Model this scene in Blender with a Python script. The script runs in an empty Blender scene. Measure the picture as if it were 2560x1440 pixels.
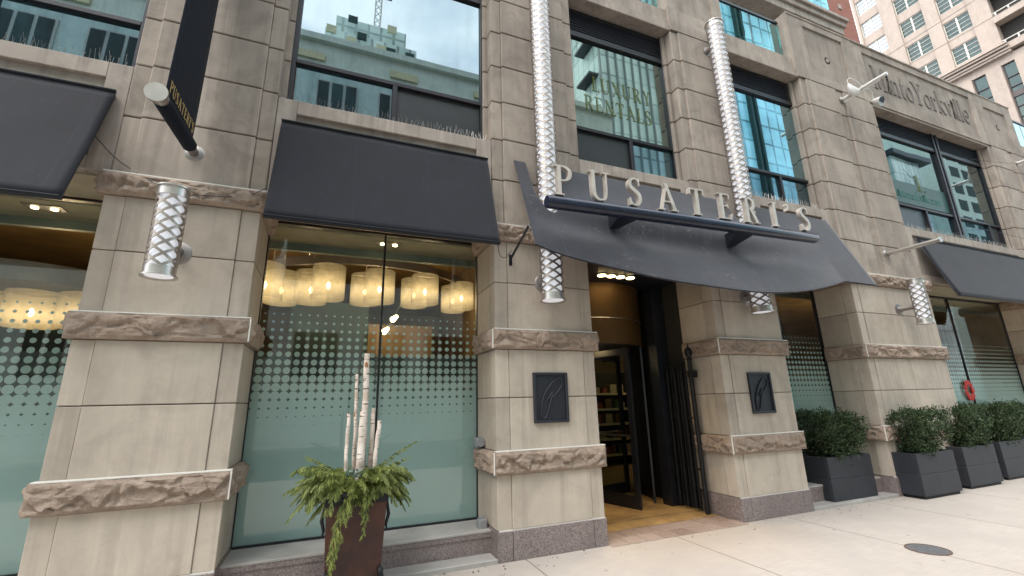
import bpy, bmesh, math, random
from mathutils import Vector, Matrix, noise
from mathutils.geometry import tessellate_polygon
random.seed(7)
R_ = math.radians
sc = bpy.context.scene
COL = sc.collection
# ---------------------------------------------------------------- camera
cam_d = bpy.data.cameras.new("camera"); cam = bpy.data.objects.new("camera", cam_d); COL.objects.link(cam)
def rotm(a, b, c):
    Ry = Matrix(((math.cos(a), -math.sin(a), 0), (math.sin(a), math.cos(a), 0), (0, 0, 1)))
    Rx = Matrix(((1, 0, 0), (0, math.cos(b), -math.sin(b)), (0, math.sin(b), math.cos(b))))
    Rr = Matrix(((math.cos(c), 0, math.sin(c)), (0, 1, 0), (-math.sin(c), 0, math.cos(c))))
    return Ry @ Rx @ Rr
M = rotm(-.38891612, .25313411, .02378495)
right, fwd, up = M.col[0], M.col[1], M.col[2]
cam.matrix_world = Matrix(((right[0], up[0], -fwd[0], 0), (right[1], up[1], -fwd[1], -4.7994), (right[2], up[2], -fwd[2], 1.6), (0, 0, 0, 1)))
cam_d.sensor_width = 36; cam_d.lens = 1102.8 / 2560 * 36; cam_d.clip_start = .05; cam_d.clip_end = 2000
sc.camera = cam
# ---------------------------------------------------------------- world, sun, exposure
SUN_EL, SUN_AZ = 58, 248      # azimuth clockwise from +y
w = bpy.data.worlds.new("World"); sc.world = w; w.use_nodes = True
wt = w.node_tree; wt.nodes.clear()
def wn(t, **k):
    n = wt.nodes.new(t)
    for a, v in k.items(): setattr(n, a, v)
    return n
sky = wn('ShaderNodeTexSky', sky_type='NISHITA', sun_disc=False, sun_elevation=R_(SUN_EL), sun_rotation=R_(SUN_AZ), air_density=1.2, dust_density=1.0)
tc = wn('ShaderNodeTexCoord'); mp = wn('ShaderNodeMapping'); mp.inputs['Scale'].default_value = (1, 1, 2.4)
nz = wn('ShaderNodeTexNoise'); nz.inputs['Scale'].default_value = 2.6; nz.inputs['Detail'].default_value = 6; nz.inputs['Roughness'].default_value = .55
rp = wn('ShaderNodeValToRGB'); rp.color_ramp.elements[0].position = .36; rp.color_ramp.elements[1].position = .62
rp.color_ramp.elements[0].position = .25; rp.color_ramp.elements[0].color = (.78, .78, .78, 1)
rc = wn('ShaderNodeValToRGB'); rc.color_ramp.elements[0].position = .40; rc.color_ramp.elements[1].position = .60; rc.color_ramp.elements[0].color = (.58, .65, .74, 1); rc.color_ramp.elements[1].color = (.92, .95, 1., 1)
sc9 = wn('ShaderNodeMixRGB', blend_type='MULTIPLY'); sc9.inputs[0].default_value = 1; sc9.inputs[2].default_value = (9, 9, 9, 1)
mx = wn('ShaderNodeMixRGB'); mx.inputs[2].default_value = (6.0, 6.6, 7.4, 1)
bg = wn('ShaderNodeBackground'); bg.inputs[1].default_value = .13
wo = wn('ShaderNodeOutputWorld')
L = wt.links.new
L(tc.outputs['Generated'], mp.inputs[0]); L(mp.outputs[0], nz.inputs['Vector']); L(nz.outputs[0], rp.inputs[0])
L(nz.outputs[0], rc.inputs[0]); L(rc.outputs[0], sc9.inputs[1]); L(sc9.outputs[0], mx.inputs[2]); L(rp.outputs[0], mx.inputs[0]); L(sky.outputs[0], mx.inputs[1]); L(mx.outputs[0], bg.inputs[0]); L(bg.outputs[0], wo.inputs[0])
sl = bpy.data.lights.new("sun", 'SUN'); sl.energy = 1.3; sl.angle = R_(45); sl.color = (1, .95, .88)
so = bpy.data.objects.new("sun", sl); COL.objects.link(so)
sd = Vector((math.sin(R_(SUN_AZ)) * math.cos(R_(SUN_EL)), math.cos(R_(SUN_AZ)) * math.cos(R_(SUN_EL)), math.sin(R_(SUN_EL))))
so.rotation_euler = sd.to_track_quat('Z', 'Y').to_euler(); so.location = (0, -20, 40)
sc.view_settings.view_transform = 'Standard'; sc.view_settings.look = 'None'; sc.view_settings.exposure = 1.68
sc.render.engine = 'CYCLES'
sc.cycles.max_bounces = 10; sc.cycles.transparent_max_bounces = 24

# ---------------------------------------------------------------- materials
class Mat:
    def __init__(s, name):
        s.m = bpy.data.materials.new(name); s.m.use_nodes = True; s.t = s.m.node_tree; s.t.nodes.clear()
        s.out = s.t.nodes.new('ShaderNodeOutputMaterial')
    def n(s, t, **k):
        nd = s.t.nodes.new(t)
        for a, v in k.items():
            if a.startswith('_'): continue
            setattr(nd, a, v)
        return nd
    def l(s, a, b): s.t.links.new(a, b)
    def coord(s, scale=(1, 1, 1), kind='Object'):
        c = s.n('ShaderNodeTexCoord'); m = s.n('ShaderNodeMapping'); m.inputs['Scale'].default_value = scale
        s.l(c.outputs[kind], m.inputs[0]); return m.outputs[0]
    def noise(s, scale, detail=4, vec=None, rough=.55, dist=0):
        n = s.n('ShaderNodeTexNoise'); n.inputs['Scale'].default_value = scale; n.inputs['Detail'].default_value = detail
        n.inputs['Roughness'].default_value = rough; n.inputs['Distortion'].default_value = dist
        if vec is not None: s.l(vec, n.inputs['Vector'])
        return n.outputs[0]
    def ramp(s, f, stops):
        r = s.n('ShaderNodeValToRGB'); e = r.color_ramp.elements
        while len(e) < len(stops): e.new(.5)
        for i, (p, c) in enumerate(stops):
            e[i].position = p; e[i].color = (c, c, c, 1) if isinstance(c, (int, float)) else (*c, 1)
        s.l(f, r.inputs[0]); return r.outputs[0]
    def mix(s, f, a, b, mode='MIX'):
        m = s.n('ShaderNodeMixRGB', blend_type=mode)
        for i, v in enumerate((f, a, b)):
            if isinstance(v, (int, float)): m.inputs[i].default_value = v if i == 0 else (v, v, v, 1)
            elif isinstance(v, tuple): m.inputs[i].default_value = (*v, 1)
            else: s.l(v, m.inputs[i])
        return m.outputs[0]
    def math(s, op, a, b=0., c=0., clamp=False):
        m = s.n('ShaderNodeMath', operation=op); m.use_clamp = clamp
        for i, v in enumerate((a, b, c)):
            if isinstance(v, (int, float)): m.inputs[i].default_value = v
            else: s.l(v, m.inputs[i])
        return m.outputs[0]
    def bsdf(s, col, rough=.6, metal=0, bump=None, bs=.3, bd=.01, spec=.5, emis=None, es=0, **kw):
        b = s.n('ShaderNodeBsdfPrincipled')
        for k, v in (('Base Color', col), ('Roughness', rough), ('Metallic', metal), ('Specular IOR Level', spec)):
            if isinstance(v, tuple): b.inputs[k].default_value = (*v, 1)
            elif isinstance(v, (int, float)): b.inputs[k].default_value = v
            else: s.l(v, b.inputs[k])
        if emis: b.inputs['Emission Color'].default_value = (*emis, 1); b.inputs['Emission Strength'].default_value = es
        for k, v in kw.items(): b.inputs[k.replace('_', ' ')].default_value = v
        if bump is not None:
            bp = s.n('ShaderNodeBump'); bp.inputs['Strength'].default_value = bs; bp.inputs['Distance'].default_value = bd
            s.l(bump, bp.inputs['Height']); s.l(bp.outputs[0], b.inputs['Normal'])
        return b
    def done(s, b): s.l(b.outputs[0] if hasattr(b, 'outputs') else b, s.out.inputs[0]); return s.m
    def rnd(s):
        g = s.n('ShaderNodeNewGeometry'); return g.outputs['Random Per Island']
def plain(name, col, rough=.6, metal=0, var=.12, sc_=6, bs=.15, bd=.004, **kw):
    m = Mat(name); v = m.coord(); n = m.noise(sc_, 5, v)
    lo = tuple(c * (1 - var) for c in col); hi = tuple(min(1, c * (1 + var)) for c in col)
    return m.done(m.bsdf(m.ramp(n, [(.3, lo), (.7, hi)]), rough, metal, bump=m.noise(sc_ * 12, 3, v), bs=bs, bd=bd, **kw))
def stone(name, base, dark, island=.1, streak=.35, soot=.5):
    m = Mat(name); v = m.coord(); vs = m.coord((14, 14, .7))
    big = m.noise(1.1, 5, v); mid = m.noise(7, 6, v); fine = m.noise(120, 4, v); st = m.noise(1, 5, vs, .6)
    c = m.mix(m.ramp(big, [(.35, 0.), (.7, soot)]), base, dark)
    c = m.mix(m.ramp(m.noise(2.3, 7, v, .68, .6), [(.47, 0.), (.66, soot)]), c, tuple(x * .82 for x in dark))
    c = m.mix(m.ramp(m.noise(.9, 5, m.coord((1.6, 1.6, .45)), .6), [(.5, 0.), (.72, soot * .8)]), c, tuple(x * .7 for x in dark))
    c = m.mix(m.ramp(mid, [(.35, 0.), (.75, .28)]), c, tuple(x * .72 for x in base))
    c = m.mix(m.math('MULTIPLY', m.ramp(st, [(.5, 0.), (.68, 1.)]), m.ramp(m.noise(1.7, 2, v), [(.45, 0.), (.6, streak)])), c, tuple(min(1, x * 1.22) for x in base))
    c = m.mix(m.math('MULTIPLY', m.ramp(m.noise(1, 4, m.coord((9, 9, .5))), [(.52, 0.), (.7, 1.)]), streak), c, tuple(x * .62 for x in dark))
    isl = m.ramp(m.rnd(), [(0., 1 - island), (1., 1 + island * .6)])
    c = m.mix(1., c, isl, 'MULTIPLY')
    c = m.mix(m.ramp(fine, [(.55, 0.), (.8, .3)]), c, tuple(x * .6 for x in base))
    c = m.mix(m.ramp(m.noise(260, 2, v), [(.68, 0.), (.74, .5)]), c, tuple(x * .4 for x in base))
    return m.done(m.bsdf(c, .88, bump=m.mix(.4, fine, mid), bs=.35, bd=.004, spec=.25))
STONE = stone("limestone", (.50, .432, .362), (.385, .328, .27), .16, .32)
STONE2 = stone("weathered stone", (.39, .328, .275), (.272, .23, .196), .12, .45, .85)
SILLST = stone("sill stone", (.41, .352, .305), (.30, .255, .222), .06, .6, .75)
CORE = plain("mortar", (.17, .14, .12), .95)
CAULK = plain("white caulk", (.70, .67, .62), .7, var=.03)
def mk_rough():
    m = Mat("rock faced stone"); v = m.coord(); a = m.noise(2.2, 5, v); b = m.noise(16, 6, v, .6); f = m.noise(90, 4, v)
    c = m.mix(m.ramp(a, [(.35, 0.), (.65, 1.)]), (.34, .262, .208), (.235, .178, .142))
    c = m.mix(m.ramp(b, [(.4, 0.), (.68, .7)]), c, (.40, .32, .255))
    c = m.mix(m.ramp(f, [(.5, 0.), (.75, .5)]), c, (.17, .125, .1))
    return m.done(m.bsdf(c, .9, bump=m.mix(.5, b, f), bs=.8, bd=.02, spec=.2))
ROUGH = mk_rough()
def mk_granite():
    m = Mat("speckled granite"); v = m.coord(); vo = m.n('ShaderNodeTexVoronoi'); vo.inputs['Scale'].default_value = 110; m.l(v, vo.inputs['Vector'])
    c = m.ramp(vo.outputs['Color'], [(.1, (.09, .07, .07)), (.4, (.21, .17, .165)), (.62, (.25, .2, .19)), (.95, (.36, .31, .3))])
    c = m.mix(m.ramp(m.noise(2, 4, v), [(.4, 0.), (.7, .5)]), c, (.13, .105, .1))
    return m.done(m.bsdf(c, .42, bump=m.noise(60, 3, v), bs=.1, bd=.002))
GRAN = mk_granite()
GREYSILL = plain("honed grey sill", (.36, .34, .32), .5, var=.18, sc_=3)
AWN = None
def mk_fabric(name, base, scuff=.0, sh=.25):
    m = Mat(name); v = m.coord(); wv = m.noise(420, 2, v); n1 = m.noise(3, 4, v); ns = m.noise(1, 5, m.coord((6, 30, 40)), .7)
    c = m.mix(m.ramp(n1, [(.35, 0.), (.7, .5)]), base, tuple(x * 1.5 for x in base))
    if scuff:
        c = m.mix(m.math('MULTIPLY', m.ramp(m.noise(6, 6, m.coord((1.2, 7, 1.2)), .75, 1.5), [(.57, 0.), (.72, scuff)]), m.ramp(m.noise(1.3, 3, v), [(.45, .1), (.6, 1.)])), c, (.34, .30, .26))
    c = m.mix(m.ramp(m.noise(1, 5, m.coord((7, 7, .8)), .6), [(.5, 0.), (.75, .5)]), c, tuple(x * 2.2 for x in base))
    sx = m.n('ShaderNodeSeparateXYZ'); m.l(m.coord(), sx.inputs[0]); sm_ = m.math('LESS_THAN', m.math('ABSOLUTE', m.math('SUBTRACT', m.math('FRACT', m.math('MULTIPLY', sx.outputs[0], 1.27)), .5)), .006)
    c = m.mix(m.math('MULTIPLY', sm_, .6 if sh else 0.), c, tuple(x * 2.4 for x in base))
    c = m.mix(m.ramp(m.noise(70, 2, v), [(.765, 0.), (.79, .8)]), c, (.4, .4, .4))
    return m.done(m.bsdf(c, .82, bump=m.mix(.5, wv, n1), bs=.25, bd=.004, spec=.3, Sheen_Weight=sh))
AWN = mk_fabric("navy charcoal awning canvas", (.0055, .006, .0105), sh=.1)
CANV = mk_fabric("scuffed canopy canvas", (.0175, .0185, .025), .5, .2)
BANN = mk_fabric("navy banner cloth", (.001, .0035, .009), sh=0)
def mk_side(): 
    return plain("painted black steel", (.012, .014, .02), .35, var=.2)
BLACK = mk_side()
FRAME = plain("dark bronze window frame", (.018, .017, .022), .42, .3, var=.2)
LOUV = plain("dark louvre metal", (.06, .062, .075), .45, .4)
PANEL = plain("grey spandrel panel", (.018, .02, .022), .35, var=.25, sc_=2)
def mk_steel(name, col, rough, aniso=True):
    m = Mat(name); v = m.coord((1, 1, 60)); n = m.noise(14, 4, v)
    c = m.ramp(n, [(.3, tuple(x * .8 for x in col)), (.7, col)])
    c = m.mix(m.ramp(m.noise(5, 4, m.coord()), [(.5, 0.), (.75, .5)]), c, tuple(x * .6 for x in col))
    return m.done(m.bsdf(c, m.ramp(n, [(.3, rough), (.7, rough + .15)]), .95))
STEEL = mk_steel("brushed stainless steel", (.60, .56, .52), .28)
STEELD = mk_steel("tarnished steel", (.33, .30, .28), .4)
LATT = mk_steel("lattice steel", (.40, .35, .31), .34)
NICKEL = plain("satin nickel letter metal", (.54, .48, .425), .42, .5, var=.15, sc_=9)
LETSIDE = NICKEL
OPAL = (lambda m: m.done(m.bsdf((.80, .82, .88), .25, emis=(.92, .93, 1.), es=.10)))(Mat("opal white acrylic"))  # slight emission added to whiten the unlit lantern tube
GALV = plain("galvanised grey metal", (.34, .35, .37), .5, .6)
GOLD = plain("gold lettering", (.50, .36, .13), .5, .2)
BARM = plain("glossy navy bar", (.012, .017, .035), .22, .1, var=.25)
PLAQ = plain("charcoal cast plaque", (.014, .016, .023), .5, .2)
PLAQE = plain("charcoal plaque rim", (.024, .026, .035), .42, .3)
def mk_glass(name, tint, refl, gl=(1, 1, 1), rough=0.0, add=None):
    m = Mat(name); ge = m.n('ShaderNodeNewGeometry'); vm = m.n('ShaderNodeVectorMath', operation='DOT_PRODUCT')
    m.l(ge.outputs['Normal'], vm.inputs[0]); m.l(ge.outputs['Incoming'], vm.inputs[1])
    sch = m.math('POWER', m.math('SUBTRACT', 1., m.math('ABSOLUTE', vm.outputs['Value']), clamp=True), 5.)
    lw = m.math('ADD', refl, m.math('MULTIPLY', sch, 1 - refl))
    tr = m.n('ShaderNodeBsdfTransparent'); tr.inputs[0].default_value = (*tint, 1)
    g = m.n('ShaderNodeBsdfGlossy'); g.inputs[0].default_value = (*gl, 1); g.inputs[1].default_value = rough
    bp = m.n('ShaderNodeBump'); bp.inputs['Strength'].default_value = .04; bp.inputs['Distance'].default_value = .01
    m.l(m.noise(1.3, 2, m.coord()), bp.inputs['Height']); m.l(bp.outputs[0], g.inputs['Normal'])
    ms = m.n('ShaderNodeMixShader'); m.l(lw, ms.inputs[0]); m.l(tr.outputs[0], ms.inputs[1]); m.l(g.outputs[0], ms.inputs[2])
    return m.done(ms)
GLASS = mk_glass("shop window glass", (.90, .95, .92), .075)
GUARD = mk_glass("teal balcony glass", (.30, .62, .66), .3, (.8, 1, 1))
def mk_mirror(name, gl, base, fac, dirt=.0, wav=.05):
    m = Mat(name); g = m.n('ShaderNodeBsdfGlossy'); g.inputs[0].default_value = (*gl, 1); g.inputs[1].default_value = 0.012
    v = m.coord()
    bp = m.n('ShaderNodeBump'); bp.inputs['Strength'].default_value = wav; bp.inputs['Distance'].default_value = .012
    m.l(m.noise(1.1, 1, v), bp.inputs['Height']); m.l(bp.outputs[0], g.inputs['Normal'])
    d = m.n('ShaderNodeBsdfDiffuse')
    c = m.mix(m.ramp(m.noise(1.2, 3, v), [(.4, 0.), (.62, 1.)]), base, tuple(x * 2.2 for x in base)); m.l(c, d.inputs[0])
    ms = m.n('ShaderNodeMixShader')
    f = m.math('SUBTRACT', fac, m.math('MULTIPLY', m.ramp(m.noise(1, 5, m.coord((5, 5, 1.))), [(.5, 0.), (.75, 1.)]), dirt), clamp=True)
    m.l(f, ms.inputs[0]); m.l(d.outputs[0], ms.inputs[1]); m.l(g.outputs[0], ms.inputs[2])
    return m.done(ms)
MIR = mk_mirror("reflective upper glass", (.25, .305, .32), (.012, .04, .036), .88, .10)
MIRB = mk_mirror("blue reflective upper glass", (.34, .50, .55), (.008, .04, .05), .86, .08)
MIRG = mk_mirror("green reflective upper glass", (.30, .36, .345), (.006, .018, .015), .86, .1)
MIRL = mk_mirror("lower reflective glass", (.20, .28, .32), (.02, .05, .058), .8, .35)
P_, ZT, = .09, 1.80
def mk_film():
    m = Mat("frosted dot film"); c = m.n('ShaderNodeTexCoord'); s = m.n('ShaderNodeSeparateXYZ'); m.l(c.outputs['Object'], s.inputs[0])
    u = m.math('DIVIDE', m.math('ADD', s.outputs[0], .68 + P_ * 200), P_); v = m.math('DIVIDE', m.math('SUBTRACT', s.outputs[2], 1.32 - P_ * 40), P_)
    fu = m.math('SUBTRACT', m.math('FRACT', u), .5); fv = m.math('SUBTRACT', m.math('FRACT', v), .5)
    d = m.math('SQRT', m.math('ADD', m.math('MULTIPLY', fu, fu), m.math('MULTIPLY', fv, fv)))
    zc = m.math('ADD', m.math('MULTIPLY', m.math('ADD', m.math('FLOOR', v), .5), P_), 1.32 - P_ * 40)
    r = m.math('ADD', m.math('MULTIPLY', m.math('SUBTRACT', ZT, zc), .46), .5)
    r = m.math('MULTIPLY', r, m.math('LESS_THAN', zc, 2.68))
    mask = m.math('LESS_THAN', d, r)
    df = m.n('ShaderNodeBsdfDiffuse'); tl = m.n('ShaderNodeBsdfTranslucent'); tr = m.n('ShaderNodeBsdfTransparent')
    col = m.mix(m.ramp(m.noise(1.6, 3, m.coord()), [(.35, 0.), (.7, .25)]), (.39, .52, .51), (.48, .61, .60))
    m.l(col, df.inputs[0]); m.l(col, tl.inputs[0])
    a = m.n('ShaderNodeMixShader'); a.inputs[0].default_value = .2; m.l(df.outputs[0], a.inputs[1]); m.l(tl.outputs[0], a.inputs[2])
    b = m.n('ShaderNodeMixShader'); m.l(mask, b.inputs[0]); m.l(tr.outputs[0], b.inputs[1]); m.l(a.outputs[0], b.inputs[2])
    return m.done(b)
FILM = mk_film()
def mk_conc():
    m = Mat("sidewalk concrete"); v = m.coord(); c0 = m.n('ShaderNodeTexCoord'); s = m.n('ShaderNodeSeparateXYZ'); m.l(c0.outputs['Object'], s.inputs[0])
    big = m.noise(.8, 6, v); mid = m.noise(5, 6, v, .65); fine = m.noise(150, 3, v)
    mpn = m.n('ShaderNodeMapping'); mpn.inputs['Rotation'].default_value = (0, 0, R_(24)); mpn.inputs['Scale'].default_value = (3, 120, 1); m.l(c0.outputs['Object'], mpn.inputs[0])
    br = m.noise(1, 4, mpn.outputs[0])
    c = m.mix(m.ramp(big, [(.35, 0.), (.7, 1.)]), (.455, .40, .35), (.375, .33, .29))
    c = m.mix(m.ramp(mid, [(.4, 0.), (.75, .6)]), c, (.38, .33, .295))
    c = m.mix(m.ramp(br, [(.4, 0.), (.68, .7)]), c, (.34, .30, .27))
    c = m.mix(m.ramp(fine, [(.6, 0.), (.8, .35)]), c, (.26, .23, .2))
    vo = m.n('ShaderNodeTexVoronoi'); vo.inputs['Scale'].default_value = 3.1; m.l(v, vo.inputs['Vector'])
    c = m.mix(m.math('MULTIPLY', m.math('LESS_THAN', vo.outputs['Distance'], m.math('MULTIPLY', m.noise(2, 2, v), .13)), .6), c, (.20, .18, .165))
    c = m.mix(m.ramp(m.noise(1.7, 7, v, .72, 1.2), [(.56, 0.), (.64, .35), (.72, 0.)]), c, (.36, .31, .27))
    wv = m.n('ShaderNodeTexVoronoi', feature='DISTANCE_TO_EDGE'); wv.inputs['Scale'].default_value = .28; wd = m.n('ShaderNodeVectorMath', operation='ADD'); m.l(v, wd.inputs[0]); nv_ = m.n('ShaderNodeTexNoise'); nv_.inputs['Scale'].default_value = 2.2; nv_.inputs['Detail'].default_value = 6; m.l(v, nv_.inputs['Vector']); m.l(nv_.outputs['Color'], wd.inputs[1]); m.l(wd.outputs[0], wv.inputs['Vector'])
    c = m.mix(m.math('MULTIPLY', m.math('LESS_THAN', wv.outputs['Distance'], .0012), m.ramp(m.noise(.5, 2, v), [(.5, 0.), (.6, .4)])), c, (.17, .14, .12))
    c = m.mix(m.math('MULTIPLY', m.ramp(s.outputs[1], [(0., 0.), (1., 1.)]), 0.), c, c)
    # expansion joints every 1.93 m along the pavement and one running beside it
    w_ = m.math('MULTIPLY', m.math('SUBTRACT', m.noise(2.5, 3, v), .5), .03)
    jx = m.math('ABSOLUTE', m.math('SUBTRACT', m.math('FRACT', m.math('DIVIDE', m.math('ADD', m.math('ADD', s.outputs[0], w_), 60 * 1.93 - 2.04 + .965), 1.93)), .5))
    jm = m.math('LESS_THAN', jx, .0042)
    jy = m.math('LESS_THAN', m.math('ABSOLUTE', m.math('ADD', m.math('ADD', s.outputs[1], w_), 2.62)), .009)
    j = m.math('MAXIMUM', jm, jy)
    c = m.mix(m.math('MULTIPLY', j, .75), c, (.13, .10, .085))
    h = m.mix(.5, mid, fine); h = m.mix(j, h, 0.)
    return m.done(m.bsdf(c, .9, bump=h, bs=.5, bd=.006, spec=.3))
CONC = mk_conc()
ASPH = plain("asphalt", (.05, .05, .052), .9, var=.3, sc_=4, bs=.6, bd=.01)
KERB = plain("kerb concrete", (.36, .34, .31), .85)
def mk_paver():
    m = Mat("brick paver"); v = m.coord()
    c = m.mix(m.ramp(m.rnd(), [(0., 0.), (1., 1.)]), (.20, .135, .11), (.31, .235, .2))
    c = m.mix(m.ramp(m.noise(30, 5, v), [(.45, 0.), (.75, .6)]), c, (.36, .31, .27))
    return m.done(m.bsdf(c, .85, bump=m.noise(80, 4, v), bs=.4, bd=.005))
PAVER = mk_paver()
ENTF = plain("entry terrazzo floor", (.32, .21, .095), .5, var=.4, sc_=3)
BROWN = plain("brown room wall", (.17, .115, .055), .8, var=.3, sc_=1.2)
CEIL = plain("olive tan ceiling", (.34, .31, .22), .85, var=.1)
FASC = plain("grey green fascia", (.16, .2, .17), .6, var=.15)
DKG = plain("dark green shelving wall", (.008, .028, .024), .7, var=.5, sc_=3)
DARKIN = plain("dark interior", (.02, .018, .015), .8)
PALE = plain("pale grey partition", (.06, .08, .08), .6, var=.4)
WOOD = plain("dark table wood", (.13, .05, .03), .5)
BRONZE = plain("bronze drum metal", (.10, .055, .018), .5, .6, var=.2, sc_=2)
IRON = plain("black wrought iron", (.008, .009, .012), .55, .3)
def mk_shade(name, col, s1, a):
    m = Mat(name); v = m.coord(); n = m.noise(9, 6, v, .65, .8)
    em = m.n('ShaderNodeEmission'); m.l(m.ramp(n, [(.3, tuple(c * .62 for c in col)), (.7, col)]), em.inputs[0])
    sp = m.n('ShaderNodeSeparateXYZ'); m.l(m.coord(), sp.inputs[0]); dz = m.math('ADD', sp.outputs[2], .29)
    fall = m.math('DIVIDE', .014, m.math('ADD', m.math('MULTIPLY', dz, dz), .012))   # brighter level with the bulb inside
    lwt = m.n('ShaderNodeLayerWeight'); lwt.inputs[0].default_value = .35
    m.l(m.math('MULTIPLY', m.math('ADD', fall, .22), m.math('MULTIPLY', m.math('SUBTRACT', 1.05, m.math('MULTIPLY', lwt.outputs['Facing'], .7)), s1)), em.inputs[1])
    tr = m.n('ShaderNodeBsdfTransparent'); ms = m.n('ShaderNodeMixShader'); ms.inputs[0].default_value = a
    m.l(tr.outputs[0], ms.inputs[1]); m.l(em.outputs[0], ms.inputs[2]); return m.done(ms)
SHADE = mk_shade("glowing parchment shade", (1., .66, .28), .44, .62)
def emit(name, col, s):
    m = Mat(name); e = m.n('ShaderNodeEmission'); e.inputs[0].default_value = (*col, 1); e.inputs[1].default_value = s; return m.done(e)
BULB = emit("warm bulb", (1, .72, .32), 5.); SPOT = emit("downlight lamp", (1, .74, .36), 7.)
TOWST = stone("pink beige precast", (.44, .36, .30), (.36, .295, .25), .04, .2, .4)
TOWG = mk_mirror("tower window glass", (.35, .42, .38), (.02, .025, .02), .25, 0., .1)
TOWG2 = mk_mirror("pale tower window glass", (.85, .9, .9), (.16, .17, .17), .5, 0., .1)
MULL = plain("off white mullion", (.55, .52, .46), .6)
WMULL = plain("white window mullion", (.6, .58, .54), .55)
def mk_brick():
    m = Mat("red brick"); b = m.n('ShaderNodeTexBrick'); b.inputs['Scale'].default_value = 1; b.inputs['Brick Width'].default_value = .22; b.inputs['Row Height'].default_value = .075
    b.inputs['Mortar Size'].default_value = .008; b.inputs['Color1'].default_value = (.22, .065, .04, 1); b.inputs['Color2'].default_value = (.28, .09, .055, 1); b.inputs['Mortar'].default_value = (.24, .14, .11, 1)
    c0 = m.n('ShaderNodeTexCoord'); s = m.n('ShaderNodeSeparateXYZ'); cb = m.n('ShaderNodeCombineXYZ'); m.l(c0.outputs['Object'], s.inputs[0])
    m.l(m.math('ADD', s.outputs[0], s.outputs[1]), cb.inputs[0]); m.l(s.outputs[2], cb.inputs[1]); m.l(cb.outputs[0], b.inputs['Vector'])
    return m.done(m.bsdf(b.outputs[0], .85))
BRICK = mk_brick()
def mk_curtain(name, c1, c2, mort, bw, rh, ms, metal=.0, rough=.1):
    m = Mat(name); b = m.n('ShaderNodeTexBrick'); b.offset = .0; b.inputs['Scale'].default_value = 1; b.inputs['Brick Width'].default_value = bw; b.inputs['Row Height'].default_value = rh
    b.inputs['Mortar Size'].default_value = ms; b.inputs['Color1'].default_value = (*c1, 1); b.inputs['Color2'].default_value = (*c2, 1); b.inputs['Mortar'].default_value = (*mort, 1)
    c0 = m.n('ShaderNodeTexCoord'); s = m.n('ShaderNodeSeparateXYZ'); cb = m.n('ShaderNodeCombineXYZ'); m.l(c0.outputs['Object'], s.inputs[0])
    m.l(m.math('ADD', s.outputs[0], s.outputs[1]), cb.inputs[0]); m.l(s.outputs[2], cb.inputs[1]); m.l(cb.outputs[0], b.inputs['Vector'])
    c = m.mix(m.ramp(m.noise(.12, 4, m.coord()), [(.4, 0.), (.62, .6)]), b.outputs[0], tuple(x * 1.6 for x in c2))
    return m.done(m.bsdf(c, rough, metal))
FING = mk_curtain("grey green tower glass", (.40, .50, .46), (.58, .68, .62), (.16, .19, .18), 1.45, 3.2, .16)
BLUG = mk_curtain("blue curtain wall glass", (.20, .48, .56), (.42, .72, .80), (.05, .15, .18), 2.3, 3.6, .2)
OPP = stone("opposite pale stone", (.68, .76, .68), (.56, .64, .58), .04, .3, .5)
YEL = plain("yellow cladding panel", (.55, .52, .33), .6)

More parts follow.
